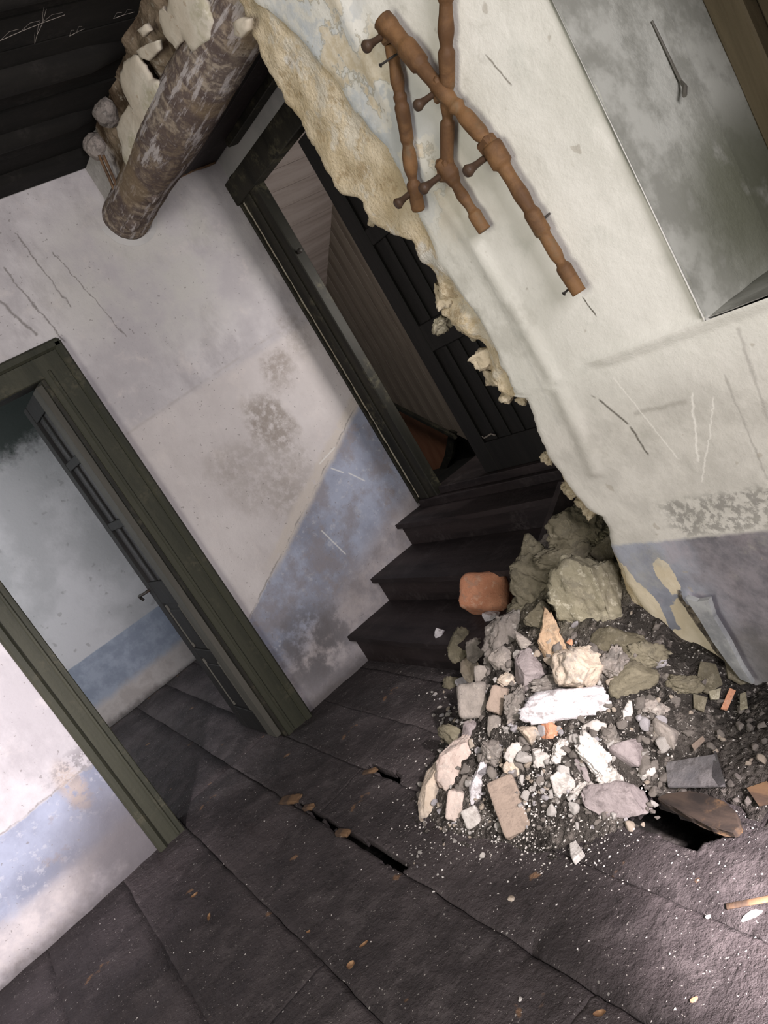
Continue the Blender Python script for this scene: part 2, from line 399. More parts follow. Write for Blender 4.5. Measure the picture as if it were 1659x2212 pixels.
MAT['rotten'] = m_wood('rotten_orange_wood', (.06, .04, .03), (.17, .10, .055), (1, .2, 1), .85, (.34, .22, .12), sc_=14)
MAT['rotdark'] = m_wood('dark_board_with_orange_rot', (.022, .017, .015), (.06, .042, .032), (1, .3, 1), .9, (.30, .17, .08), sc_=14)
MAT['winframe'] = m_wood('brown_window_frame_wood', (.05, .038, .020), (.10, .078, .045), (1, 1, .1), .7)
MAT['iron'] = m_wood('blackened_iron', (.015, .013, .012), (.04, .035, .03), (1, 1, 1), .5, (.12, .06, .03))

def m_log():
    m = Mat('stripped_round_beam', 1.0, .02)
    g = m.noise(7, 6, .7, 2, (1, .25, 1), .6); n1 = m.noise(5, 5, .65, 7); n2 = m.noise(26, 5, .7, 5); rg = m.noise(4.5, 4, .6, 3, (.4, 2.4, .4), .3)
    c = m.mix(g.ss(.35, .66), (.19, .145, .105), (.40, .325, .25))
    c = m.mix(n1.ss(.46, .62) * .8, c, (.42, .36, .29))
    c = m.mix(rg.ss(.50, .60) * .75, c, (.12, .09, .075))
    c = m.mix(m.y.ss(3.1, 2.6) * n2.ss(.36, .56) * .85, c, (.10, .075, .07))
    fl_ = m.noise(30, 5, .7, 8, (1, .15, 1))
    c = m.mix(fl_.ss(.52, .62) * m.y.ss(3.0, 2.5) * .75, c, (.50, .46, .45))
    c = m.mix(m.y.ss(3.2, 3.55) * .45, c, (.40, .33, .26))
    c = m.mix(n2.ss(.58, .68) * .25, c, (.5, .46, .43))
    c = m.mix(m.noise(3, 3, .5, 14).ss(.55, .65) * .5, c, (.27, .20, .12))
    for yy in (3.52, 3.56, 3.24, 3.0, 2.72, 2.66):
        c = m.mix((m.y + n1 * .06 - .03 - yy).abs().ss(.012, .0) * .8, c, (.06, .045, .035))
    return m.out(c, g * .5 + n2 * .35 + rg * .5, .6, .014)
MAT['log'] = m_log()

def m_infill():
    m = Mat('crumbled_ceiling_infill', 1.0, .0)
    n1 = m.noise(6, 5, .65, 4); n2 = m.noise(22, 5, .7, 5)
    c = m.mix(n1.ss(.4, .6), (.07, .048, .032), (.22, .17, .12))
    c = m.mix(n2.ss(.56, .66) * .6, c, (.42, .38, .32))
    c = m.mix((m.y + n1 * .2 - .1).ss(3.42, 3.5), c, m.mix(n2.ss(.4, .6), (.40, .38, .36), (.47, .45, .43)))
    return m.out(c, n1 * .6 + n2 * .5, .8, .02)
MAT['infill'] = m_infill()

def m_flake():
    m = Mat('yellowed_plaster_flake', .94, .1)
    n1 = m.noise(5, 5, .6, 4); n2 = m.noise(20, 5, .7, 5)
    c = m.mix(n1.ss(.4, .62), (.50, .44, .35), (.62, .57, .48))
    c = m.mix(n1.ss(.5, .62) * n2.ss(.4, .6) * .7, c, (.36, .33, .22))
    c = m.mix(n2.ss(.62, .7) * .5, c, (.3, .2, .12))
    return m.out(c, n1 * .5 + n2 * .4, .5, .015)
MAT['flake'] = m_flake()

def m_mound():
    m = Mat('dusty_mortar_rubble_soil', .95, .1)
    n1 = m.noise(5, 5, .6, 2); n2 = m.noise(22, 5, .7, 5); n3 = m.noise(75, 3, .7, 1); v = m.voro(55, 1)
    c = m.mix(n1.ss(.38, .62), (.032, .028, .025), (.085, .074, .066))
    c = m.mix(n2.ss(.54, .66) * .6, c, (.22, .19, .17))
    c = m.mix(n3.ss(.60, .67) * .65, c, (.48, .44, .40))
    c = m.mix(v.ss(.22, .12) * m.noise(9, 3, .5, 4).ss(.5, .6) * .85, c, (.66, .62, .57))
    up = (m.z + n1 * .2 - .1).ss(.30, .48)
    c = m.mix(up * .7, c, m.mix(n2.ss(.4, .6), (.13, .115, .07), (.27, .24, .16)))
    c = m.mix(m.spotm(m.x + n1 * .2 - .1, 1.55, m.y + n1 * .2 - .1, 1.68, .34, .36) * .8, c, m.mix(n2.ss(.42, .6), (.12, .10, .065), (.30, .265, .19)))
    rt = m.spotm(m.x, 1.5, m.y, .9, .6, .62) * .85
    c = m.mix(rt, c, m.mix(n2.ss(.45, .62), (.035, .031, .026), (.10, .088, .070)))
    h = n2 * .6 + n3 * .5 + v * -.4
    return m.out(c, h, 1.0, .03)
MAT['mound'] = m_mound()
MAT['s_yellow'] = m_stone('olive_yellow_stone', (.24, .215, .15), (.40, .36, .27), (.50, .46, .36), (.10, .085, .055))
MAT['s_mortar'] = m_stone('beige_core_mortar', (.36, .30, .20), (.54, .46, .33), (.60, .53, .41), (.24, .19, .12), k=.35)
MAT['s_olive'] = m_stone('olive_grey_stone', (.095, .082, .055), (.185, .162, .115), (.26, .23, .17), (.05, .043, .03))
MAT['s_white'] = m_stone('white_mortar_lump', (.46, .42, .39), (.66, .62, .59), None, (.22, .19, .17), k=.7)
MAT['s_pale'] = m_stone('pale_lilac_plaster', (.44, .41, .43), (.58, .545, .56), (.25, .225, .22), (.25, .22, .22), k=.5)
MAT['s_grey'] = m_stone('grey_stone', (.18, .158, .14), (.31, .27, .24), (.42, .37, .32), (.09, .08, .08))
MAT['s_purple'] = m_stone('purple_grey_stone', (.22, .185, .185), (.31, .265, .262), None, (.10, .08, .08), .75)
MAT['s_tan'] = m_stone('tan_stone', (.44, .355, .28), (.56, .47, .385), (.62, .55, .48), (.17, .14, .12))
MAT['s_pink'] = m_stone('pinkish_beige_stone', (.43, .335, .295), (.56, .46, .41), (.60, .52, .47), (.18, .14, .125), k=.4)
MAT['s_orange'] = m_stone('orange_brown_rough_stone', (.36, .235, .145), (.56, .40, .27), (.60, .47, .34), (.14, .10, .07))
MAT['brick_red'] = m_stone('salmon_terracotta', (.46, .20, .115), (.60, .29, .175), (.58, .36, .25), (.25, .12, .08), k=.5)
MAT['brick_brown'] = m_stone('dusty_brown_brick', (.24, .185, .15), (.31, .24, .195), None, (.13, .10, .085), k=.4)
MAT['mortar_dark'] = m_stone('dark_dirty_mortar', (.16, .14, .125), (.30, .26, .235), (.48, .44, .40), (.07, .06, .055), k=.8)
MAT['slate'] = m_stone('slate_grey_shard', (.10, .095, .10), (.18, .165, .165), None, (.05, .045, .045), .7)
MAT['dirtyglass'] = m_stone('dusty_glass_sheet', (.035, .033, .034), (.065, .06, .062), None, (.06, .06, .055), .3)

# ------------------------------------------------------------------ setting: walls
YA = 3.76; XB = 1.62; XC = 2.40
bm = bmesh.new()
box(bm, (-1.9, YA, -.05), (.20, YA + .14, 3.0)); box(bm, (.20, YA, 2.2), (1.10, YA + .14, 3.0)); box(bm, (1.10, YA, -.05), (2.46, YA + .14, 3.0))
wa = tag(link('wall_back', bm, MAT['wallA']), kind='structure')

def lerp_tab(tab, z):
    if z <= tab[0][0]: return tab[0][1]
    for (a, ya), (b, yb) in zip(tab, tab[1:]):
        if z <= b: return ya + (yb - ya) * (z - a) / (b - a)
    return tab[-1][1]
EDGE = [(0, 1.80), (.36, 1.78), (.52, 1.745), (.66, 1.70), (.70, 1.778), (.76, 1.795), (.85, 1.79), (.95, 1.785), (1.057, 1.752), (1.105, 1.765), (1.118, 1.842),
        (1.19, 1.872), (1.303, 1.85), (1.387, 1.885), (1.41, 1.93), (1.45, 1.945), (1.50, 1.90), (1.532, 1.875), (1.59, 1.889), (1.68, 1.883), (1.718, 1.929), (1.775, 1.985), (1.877, 1.997),
        (1.927, 2.067), (2.13, 2.06), (2.25, 2.074), (2.364, 2.069), (2.48, 2.047), (2.56, 2.02), (2.9, 1.99)]
COAT = [(0, 1.72), (.5, 1.72), (.731, 1.73), (.914, 1.78), (1.09, 1.77), (1.354, 1.75), (1.567, 1.761), (1.72, 1.755), (1.816, 1.745), (1.918, 1.74), (2.048, 1.79), (2.186, 1.80), (2.485, 1.93), (2.9, 1.95)]

def wallB_point(y, z):
    p = (0, y, z)
    d = y - lerp_tab(COAT, z) + .05 * fbm(p, 5, 3)
    b = max(0.0, min(1.0, d / .03 + .5))
    x = XB + .006 * fbm(p, 2.5, 1)
    x -= .010 * math.exp(-((y - 1.62 - .03 * math.sin(z * 4)) / .03) ** 2) * (1 if z > .8 else 0)
    if y < 1.46: x -= .016 * math.exp(-((z - 1.132) / .014) ** 2) * min(1, (1.46 - y) / .06)
    mid = max(0, min(1, (z - 1.08) / .04)) * max(0, min(1, (1.62 - z) / .06))
    x += .012 * b + b * (.018 + .05 * mid) * fbm(p, 9, 4) + b * mid * .02 - b * mid * .012 * abs(nz(p, 22, 3))
    # blistered plaster sheet at the foot of the wall
    yc = 1.478 + (z - .078) * .20
    if z < .37: x -= .03 * math.exp(-((y - yc) / .022) ** 2) * (1 if y < yc else .25)
    return x, b

def wallB_grid(bm, z0, z1, y0, nzz, ny, lay):
    rows = []
    for j in range(nzz):
        z = z0 + (z1 - z0) * j / (nzz - 1)
        ye = lerp_tab(EDGE, z) + .022 * fbm((0, 0, z), 16, 2) + .012 * fbm((0, 3, z), 50, 2)
        row = []
        ya = y0 + (.012 * fbm((3, 0, z), 9, 1) if z > 1.137 else 0)
        for i in range(ny):
            t = i / (ny - 1); y = ya + (ye - ya) * t
            x, b = wallB_point(y, z)
            x += .03 * max(0, 1 - (ye - y) / .035) ** 2
            v = bm.verts.new((x, y, z)); v[lay] = b; row.append(v)
        for k in range(1, 9):                                       # broken end of the wall, lumpy masonry core
            f = k / 8; x = XB + .04 + .34 * f
            y = ye - .02 * f + .05 * fbm((x, 0, z), 9, 6) * min(1, f * 3)
            v = bm.verts.new((x, y, z)); v[lay] = 1.6; row.append(v)
        v = bm.verts.new((XB + .38, y0, z)); v[lay] = 1.0; row.append(v)
        rows.append(row)
    for a, b in zip(rows, rows[1:]):
        for i in range(len(a) - 1): bm.faces.new((a[i], a[i + 1], b[i + 1], b[i]))
    bm.faces.new([r[0] for r in (rows[0], rows[-1])] + [rows[-1][-1], rows[0][-1]])
bm = bmesh.new(); lay = bm.verts.layers.float.new('bare')
wallB_grid(bm, -.05, 1.137, .30, 96, 110, lay)
wallB_grid(bm, 1.137, 2.93, 1.08, 150, 84, lay)
# window recess: reveal going back through the thick wall, and sill
def rev(u, v):
    z = 1.10 + 1.85 * v; x = XB - .0 + .62 * u
    return Vector((x, 1.083 + .012 * fbm((3, 0, z), 9, 1) * (1 - u) + .006 * fbm((x, 0, z), 6), z))
grid(bm, 14, 60, rev)
grid(bm, 20, 40, lambda u, v: Vector((XB + .008 + .62 * u, .2 + .89 * v, 1.137 - .012 * u + .006 * fbm((u, v, 0), 5))))
box(bm, (XB + .01, -1.7, -.05), (XB + .38, .305, 2.93))
box(bm, (XB + .02, .2, 2.35), (XB + .6, 1.09, 2.93)); box(bm, (XB + .38, .2, -.05), (XB + .62, 1.3, 1.11))
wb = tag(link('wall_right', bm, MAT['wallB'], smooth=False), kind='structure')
mm = Mat('loose_grey_plaster_sheet', .95, .1); nn = mm.noise(9, 5, .65); MAT['sheet'] = mm.out(mm.mix(nn.ss(.4, .6), (.22, .225, .23), (.36, .365, .36)), nn, .5, .01)
PS = [atX(*q, XB - .045) for q in ((1480, 1292), (1505, 1300), (1530, 1296), (1542, 1335), (1575, 1390), (1600, 1440), (1625, 1478), (1600, 1468), (1570, 1430), (1538, 1385), (1512, 1340))]
bm = bmesh.new(); prism(bm, PS, Vector((.018, 0, 0))); link('loose_plaster_sheet', bm, MAT['sheet'], wb, PS[0])
for p in wb.data.polygons: p.use_smooth = len(p.vertices) == 4 and p.area < .01

# window set deep in the recess
bm = bmesh.new(); X0 = 2.16
for lo, hi in (((X0, 1.0, 1.13), (X0 + .07, 1.085, 2.35)), ((X0, .22, 1.13), (X0 + .07, .30, 2.35)), ((X0, .22, 2.27), (X0 + .07, 1.085, 2.35)), ((X0, .22, 1.13), (X0 + .07, 1.085, 1.20)), ((X0, .62, 1.13), (X0 + .07, .69, 2.35)), ((X0 + .01, .3, 1.72), (X0 + .05, 1.0, 1.76))):
    box(bm, lo, hi, .006)
wn = tag(link('window_1', bm, MAT['winframe']), kind='structure')
bm = bmesh.new()
for i in range(4): box(bm, (X0 + .075, .30 + .178 * i, 1.18), (X0 + .10, .30 + .178 * i + .174, 2.30), .004)
link('closed_shutter', bm, MAT['winframe'], wn)

# stair wall above the inner doorway
bm = bmesh.new()
box(bm, (XC, 1.6, 2.55), (XC + .1, YA, 2.98)); box(bm, (XC, YA - .055, .56), (XC + .1, YA + .01, 2.6))
m = Mat('grey_white_plaster', .93, .1); n = m.noise(4, 5, .6)
MAT['plain'] = m.out(m.mix(n.ss(.4, .6), (.42, .41, .40), (.50, .485, .47)), n, .3, .01)
tag(link('wall_stair', bm, MAT['plain']), kind='structure')

# back room
def m_backroom():
    m = Mat('back_room_plaster', .93, .1); n1 = m.noise(2, 5, .6, 4); n2 = m.noise(7, 5, .65, 1); n3 = m.noise(30, 4, .65, 1)
    c = m.mix(n1.ss(.4, .62), (.46, .45, .46), (.60, .58, .595))
    c = m.mix((m.noise(13, 3, .5, 5)).ss(.66, .72) * .5, c, (.28, .26, .26))
    d = (m.z + n3 * .01).ss(.555, .545)
    c = m.mix(d, c, m.mix(n2.ss(.4, .6), (.27, .30, .37), (.36, .39, .47)))
    c = m.mix((m.z + n2 * .12 - .06).ss(.24, .16), c, m.mix(n2.ss(.4, .6), (.45, .40, .38), (.54, .49, .47)))
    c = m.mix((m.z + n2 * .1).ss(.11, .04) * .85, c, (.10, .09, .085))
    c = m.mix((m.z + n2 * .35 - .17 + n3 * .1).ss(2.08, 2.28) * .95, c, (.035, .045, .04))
    return m.out(c, n1 + n3 * .3, .4, .015)
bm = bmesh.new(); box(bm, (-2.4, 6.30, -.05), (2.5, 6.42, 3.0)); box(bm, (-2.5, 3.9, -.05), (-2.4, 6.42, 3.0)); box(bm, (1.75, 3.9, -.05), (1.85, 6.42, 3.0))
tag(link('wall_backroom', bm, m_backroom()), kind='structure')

# shell behind the camera, with the window openings the light comes through
bm = bmesh.new()
box(bm, (-2.0, -1.9, -.05), (-1.9, -.1, 3.0)); box(bm, (-2.0, 1.2, -.05), (-1.9, 3.9, 3.0)); box(bm, (-2.0, -.1, -.05), (-1.9, 1.2, .9)); box(bm, (-2.0, -.1, 2.6), (-1.9, 1.2, 3.0))
tag(link('wall_left', bm, MAT['plain']), kind='structure')
bm = bmesh.new()
box(bm, (-2.0, -1.9, -.05), (-.35, -1.8, 3.0)); box(bm, (1.0, -1.9, -.05), (2.0, -1.8, 3.0)); box(bm, (-.35, -1.9, -.05), (1.0, -1.8, .9)); box(bm, (-.35, -1.9, 2.6), (1.0, -1.8, 3.0))
tag(link('wall_front', bm, MAT['plain']), kind='structure')

# ------------------------------------------------------------------ floor of wide boards
SK = .035
SEAMS = [-1.95, -1.6, -1.22, -.85, -.46, -.08, .262, .617, .895, 1.17, 1.45, 1.75]
SST = {.262: .8, .617: 1.0, .895: .5}
def seam_x(s, y): return s + SK * (y - 2.0)
HOLES = [
    [atZ(*p) for p in ((640, 1727), (690, 1757), (735, 1785), (770, 1803), (815, 1825), (850, 1843), (884, 1870), (868, 1884), (835, 1868), (800, 1842), (765, 1816), (730, 1796), (690, 1768), (645, 1738))],
    [atZ(*p) for p in ((785, 1647), (830, 1660), (868, 1672), (864, 1694), (835, 1682), (800, 1662))],
    [atZ(*p) for p in ((1322, 1757), (1375, 1750), (1400, 1718), (1440, 1738), (1500, 1762), (1565, 1785), (1590, 1800), (1540, 1815), (1500, 1840), (1440, 1817), (1380, 1787), (1345, 1772))],
]
def inpoly(x, y, poly):
    c = False; n = len(poly)
    for i in range(n):
        a, b = poly[i], poly[i - 1]
        if (a.y > y) != (b.y > y) and x < (b.x - a.x) * (y - a.y) / (b.y - a.y) + a.x: c = not c
    return c
def pdist(x, y, poly):
    d = 9; n = len(poly); p = Vector((x, y))
    for i in range(n):
        a = poly[i].xy; b = poly[i - 1].xy; ab = b - a; t = max(0, min(1, (p - a).dot(ab) / ab.length_squared)); d = min(d, (p - a - ab * t).length)
    return d
def floor_z(x, y):
    z = .008 * fbm((x, y, 0), 3.5, 2) + .006 * fbm((x, y, 0), 14, 5)
    for (cx, cy, r, d) in ((.60, 1.60, .06, .016), (.54, 1.70, .05, .010), (.33, 2.35, .04, .008), (.58, 1.34, .04, .012), (.18, 2.05, .05, .008)):
        q = ((x - cx) ** 2 + (y - cy) ** 2) / r / r
        if q < 4: z -= d * math.exp(-q) * (1 + 2 * fbm((x, y, 1), 30))
    return z
fl = tag(empty('floor'), kind='structure')
def board(s0, s1, y0, y1, res, name='floor_board'):
    bm = bmesh.new(); ny = max(2, int((y1 - y0) / res)); nx = max(3, int((s1 - s0) / res))
    rows = []
    tilt = random.uniform(-.0002, .0002); g0, g1 = SST.get(s0, .12), SST.get(s1, .12)
    for j in range(ny + 1):
        y = y0 + (y1 - y0) * j / ny; row = []
        wb0 = .010 * fbm((s0, y, 0), 7, 3); wb1 = .010 * fbm((s1, y, 0), 7, 3)
        a = seam_x(s0, y) + wb0 + (g0 * max(.0004, .0015 + .004 * fbm((s0, y, 5), 5, 3)) if g0 > .3 else 0); b = seam_x(s1, y) + wb1 - (g1 * max(.0004, .0015 + .004 * fbm((s1, y, 9), 5, 3)) if g1 > .3 else 0)
        for i in range(nx + 1):
            t = i / nx; x = a + (b - a) * t
            e = min(t, 1 - t) * (b - a); gg = g0 if t < .5 else g1
            z = floor_z(x, y) + tilt * (t - .5) * 2 - .006 * (gg if gg > .3 else 0) * max(0, 1 - e / .022) ** 2 * (1.0 + 2 * fbm((x, y, 0), 8, 1))
            ey = min(y - y0, y1 - y); z -= .004 * (gg if gg > .3 else 0) * max(0, 1 - ey / .015)
            row.append(bm.verts.new((x, y, z)))
        rows.append(row)
    for j in range(ny):
        for i in range(nx):
            cx = (rows[j][i].co.x + rows[j + 1][i + 1].co.x) / 2; cy = (rows[j][i].co.y + rows[j + 1][i + 1].co.y) / 2
            if res < .03 and any(inpoly(cx + .012 * fbm((cx, cy, 0), 30), cy + .012 * fbm((cx, cy, 4), 30), h) for h in HOLES): continue
            bm.faces.new((rows[j][i], rows[j][i + 1], rows[j + 1][i + 1], rows[j + 1][i]))
    r = bmesh.ops.extrude_face_region(bm, geom=list(bm.faces))
    bmesh.ops.translate(bm, verts=[v for v in r['geom'] if isinstance(v, bmesh.types.BMVert)], vec=(0, 0, -.035))
    loose = [v for v in bm.verts if not v.link_faces]; bmesh.ops.delete(bm, geom=loose, context='VERTS')
    o = link(name, bm, MAT['floor'], fl, ((seam_x(s0, (y0 + y1) / 2) + .1), (y0 + y1) / 2, 0))
    for q in o.data.polygons: q.use_smooth = abs(q.normal.z) > .5
    return o
random.seed(4)
MAT['under'] = m_stone('black_void_earth', (.02, .018, .016), (.04, .034, .03))
for s0, s1 in zip(SEAMS, SEAMS[1:]):
    near = -.2 < s0 < 1.2
    cuts = {.262: [.3, 1.36, 3.95], .617: [.3, 2.9, 3.95], -.08: [.3, 2.2, 3.95], .895: [.3, 3.95]}.get(s0, [.3, 3.95])
    for a, b in zip(cuts, cuts[1:]): board(s0, s1, a, b, (.011 if s0 in (.262, .617, .895) and a > .2 else .016) if near else .04)
    board(s0, s1, 3.95, 6.3, .08); board(s0, s1, -1.85, .3, .12)
# raised rotten board over the big gap, and split edges of the other gaps
bm = bmesh.new()
box(bm, (-1.9, -1.8, -.20), (2.6, 6.3, -.17))
tag(link('floor_underlay', bm, MAT['under']), kind='structure')

# ------------------------------------------------------------------ ceiling: boards and poles running along x on the round beam
ce = tag(empty('ceiling', (0, 0, 2.9)), kind='structure')
random.seed(8)
y = -1.85; k = 0
while y < 3.9:
    wd = random.uniform(.17, .22); bm = bmesh.new()
    z0 = 2.925 + random.uniform(-.006, .006)
    xe = 2.6 if y < 2.0 or y > 3.0 else 2.3
    grid(bm, 12, 3, lambda u, v: Vector((-1.95 + (xe + 1.95) * u, y + .004 + (wd - .008) * v, z0 + .006 * fbm((u * 4, y, v), 3))))
    r = bmesh.ops.extrude_face_region(bm, geom=list(bm.faces)); bmesh.ops.translate(bm, verts=[v for v in r['geom'] if isinstance(v, bmesh.types.BMVert)], vec=(0, 0, .025))
    link('ceiling_board', bm, MAT['darkwood'], ce, (0, y + wd / 2, 2.985)); y += wd
for yy, r, xe, zz in ((3.30, .062, 1.73, 2.945), (2.86, .065, 1.72, 2.94), (2.40, .06, 1.80, 2.945), (1.9, .06, 1.9, 2.945), (1.4, .06, 1.9, 2.945), (.9, .06, 1.9, 2.945)):
    bm = bmesh.new(); n = 22; rings = []
    for i in range(n + 1):
        x = -1.9 + (xe + 1.9) * i / n; ring = []
        for q in range(12):
            a = 6.2832 * q / 12; rr = r * (1 + .18 * fbm((x, math.cos(a), math.sin(a)), 1.5, yy))
            if i == n: rr *= .6
            ring.append(bm.verts.new((x, yy + .01 * math.sin(x * 2 + yy) + rr * math.cos(a), zz + rr * math.sin(a))))
        rings.append(ring)
    for a, b in zip(rings, rings[1:]):
        for q in range(12): bm.faces.new((a[q], a[(q + 1) % 12], b[(q + 1) % 12], b[q]))
    bm.faces.new(rings[0]); bm.faces.new(rings[-1])
    link('ceiling_pole', bm, MAT['darkwood'], ce, (0, yy, zz), smooth=True)
bm = bmesh.new(); box(bm, (-1.9, 3.60, 2.89), (1.745, YA - .002, 2.98), .01); link('ceiling_joist', bm, MAT['darkwood'], ce, (0, 3.65, 2.93))
# cobweb-matted plaster knobs on the pole ends
for p in ((1.70, 3.24, 2.88), (1.70, 3.50, 2.87)):
    bm = bmesh.new(); bmesh.ops.create_icosphere(bm, subdivisions=3, radius=.055)
    for v in bm.verts: v.co = v.co * (1 + .5 * fbm(v.co, 22, p[1])) + Vector(p)
    link('plaster_knob', bm, MAT['mortar_dark'], ce, p)

# ------------------------------------------------------------------ round beam
def logr(yv, a):
    return .118 * (1 + .06 * math.sin(yv * 5) + .05 * fbm((math.cos(a), math.sin(a), yv * .6), 2.0, 3) + .03 * fbm((math.cos(a) * .12, yv, math.sin(a) * .12), 14, 3))
bm = bmesh.new(); rings = []; n = 150; yA, yB = YA + .05, 1.2
for i in range(n + 1):
    yv = yA + (yB - yA) * i / n
    cx_ = 1.770 - .02 * math.sin((yv - 2) * 1.6) ; cz_ = 2.615 - .012 * (3.76 - yv)
    rings.append([bm.verts.new((cx_ + logr(yv, 6.2832 * q / 36) * math.cos(6.2832 * q / 36), yv, cz_ + logr(yv, 6.2832 * q / 36) * math.sin(6.2832 * q / 36))) for q in range(36)])
for a, b in zip(rings, rings[1:]):
    for q in range(36): bm.faces.new((a[q], a[(q + 1) % 36], b[(q + 1) % 36], b[q]))
bm.faces.new(rings[0]); bm.faces.new(rings[-1])
lg = tag(link('roof_beam', bm, MAT['log'], None, (1.77, 3.76, 2.6), smooth=True), 'thick round wooden ceiling beam with dark rings and flaking whitewash, running out of the white wall', 'beam')
for (yv, a, s) in ((3.60, 3.9, .035), (3.3, 4.1, .03)):
    bm = bmesh.new(); bmesh.ops.create_icosphere(bm, subdivisions=3, radius=s)
    cc = Vector((1.77 + .10 * math.cos(a), yv, 2.6 + .10 * math.sin(a)))
    for v in bm.verts: v.co = Vector((v.co.x, v.co.y * 1.5, v.co.z)) * (1 + .3 * fbm(v.co, 30)) + cc
    link('knot', bm, MAT['log'], lg, cc, smooth=True)
# white plaster collar round the beam's seat in the wall
bm = bmesh.new(); a_ = []; b_ = []
for q in range(20):
    a = math.pi * 1.02 + math.pi * 1.0 * q / 19
    for lst, r, dy in ((a_, .150, .0), (b_, .122, -.012)):
        lst.append(bm.verts.new((1.765 + r * math.cos(a) * (1 + .05 * nz((q, 0, 0), .9)), YA + dy - .001, 2.615 + r * math.sin(a))))
for q in range(19): bm.faces.new((a_[q], a_[q + 1], b_[q + 1], b_[q]))
link('plaster_collar', bm, MAT['plain'], wa, (1.765, YA, 2.6), smooth=True)

# under-boards of the stair ceiling beside the beam
sb = tag(empty('ceiling_stair', (2.1, 3, 2.7)), kind='structure')
for i, (x0, x1) in enumerate(((1.86, 2.03), (2.035, 2.20), (2.205, 2.385))):
    bm = bmesh.new(); box(bm, (x0, 1.6, 2.69 + .004 * i), (x1, YA - .002, 2.72 + .004 * i), .003)
    link('ceiling_board', bm, MAT['tread'], sb, (x0, 2.6, 2.7))
bm = bmesh.new(); box(bm, (2.33, 1.6, 2.66), (2.395, YA - .25, 2.70), .004); link('edge_batten', bm, MAT['casing2'], sb, (2.36, 2.6, 2.68))
bm = bmesh.new(); tube(bm, [Vector((1.95 + .07 * i, YA - .012 + .004 * math.sin(i), 2.695 + .003 * math.sin(i * 2.1))) for i in range(7)], .006)
link('dangling_twig', bm, MAT['rotten'], sb, (2.1, YA, 2.69))

# infill above the beam and its hanging plaster flakes
bm = bmesh.new()
def inf(u, v):
    yv = 2.0 + 1.76 * u; z = 2.66 + .33 * v
    return Vector((1.715 - .0 + .045 * fbm((0, yv, z), 8, 3) * min(1, (3.7 - yv) * 4 + .1) + (.02 if 2.9 < yv < 3.3 else 0), yv, z))
grid(bm, 120, 26, inf)
inf_o = tag(link('ceiling_infill', bm, MAT['infill'], None, None, smooth=False), kind='structure')
def flake(pts, X, th=.018, seed=1, bulge=.015, name='plaster_flake'):
    """sheet of plaster: outline given on plane x = X, slightly cupped"""
    P = [atX(px, py, X) for px, py in pts]
    c = sum(P, Vector()) / len(P)
    Q = []
    for a, b in zip(P, P[1:] + P[:1]):
        for k in range(4):
            p = a.lerp(b, k / 4); p = p + (p - c) * .10 * nz(p, 40, seed); Q.append(p)
    bm = bmesh.new(); n = len(Q); R = []
    for f in (.0, .25, .5, .75, .92, 1.0):
        if f == 0: continue
        R.append([bm.verts.new(c + (q - c) * f + Vector((-th * (1 if f < .99 else .7) - bulge * (1 - f * f) * .4 + .010 * fbm(c + (q - c) * f, 12, seed), 0, 0))) for q in Q])
    vc = bm.verts.new(c + Vector((-th - bulge * .4 + .010 * fbm(c, 12, seed), 0, 0))); R.append([bm.verts.new(q) for q in Q])
    for i in range(n):
        j = (i + 1) % n; bm.faces.new((vc, R[0][i], R[0][j]))
        for a, b in zip(R, R[1:]): bm.faces.new((a[i], b[i], b[j], a[j]))
    bm.faces.new(list(reversed(R[-1])))
    o = link(name, bm, MAT['flake'], inf_o, c)
    for q in o.data.polygons: q.use_smooth = len(q.vertices) < 5
    return o
flake([(277, 125), (300, 118), (318, 140), (332, 165), (352, 182), (362, 195), (352, 225), (335, 262), (312, 300), (298, 330), (283, 368), (272, 340), (262, 300), (256, 275), (268, 250), (290, 215), (272, 195), (264, 165)], 1.665, seed=2)
flake([(375, -20), (440, -20), (455, 15), (467, 45), (455, 85), (425, 110), (405, 82), (385, 105), (360, 70), (352, 45), (350, 20), (358, 12), (366, 30)], 1.66, seed=5)
flake([(300, 108), (325, 92), (350, 85), (352, 105), (330, 130), (312, 122)], 1.67, seed=7, bulge=.004)
flake([(385, 130), (410, 100), (425, 108), (415, 130), (380, 165), (360, 185), (358, 170)], 1.68, seed=9, bulge=.01)
flake([(305, 62), (322, 50), (332, 64), (318, 78)], 1.66, seed=10)
flake([(512, 45), (530, 35), (545, 40), (548, 62), (530, 80), (515, 75)], 1.60, seed=11)
for dx in (0, 9):
    bm = bmesh.new(); tube(bm, [atX(214 + dx, 335, 1.66), atX(236 + dx, 385, 1.66), atX(256 + dx, 432, 1.67)], .007)
    link('reed', bm, MAT['rotten'], inf_o, atX(236 + dx, 385, 1.66))

# ------------------------------------------------------------------ door 1: casing and open leaf
dr = tag(empty('door_1', (.64, YA, 0)), kind='structure')
def casing_board(lo, hi, axis):
    bm = bmesh.new(); box(bm, lo, hi, .004)
    return link('casing', bm, MAT['casing'], dr, (Vector(lo) + Vector(hi)) / 2)
for x0, x1, s in ((.965, 1.095, 1), (.195, .312, -1)):
    casing_board((x0, YA - .035, -.01), (x1, YA + .01, 2.20), 'z')
    bm = bmesh.new(); e = x1 + .035 if s > 0 else x0 - .0
    a = (x1 - .015, x1 + .028) if s > 0 else (x0 - .028, x0 + .015)
    box(bm, (a[0], YA - .055, -.01), (a[1], YA + .005, 2.225), .010); link('casing_molding', bm, MAT['casing'], dr, (a[0], YA, 1.1))
    bm = bmesh.new(); q = x0 + .035 if s > 0 else x1 - .035
    box(bm, (q - .008, YA - .043, 0), (q + .008, YA - .03, 2.12), .004); link('casing_bead', bm, MAT['casing'], dr, (q, YA, 1.1))
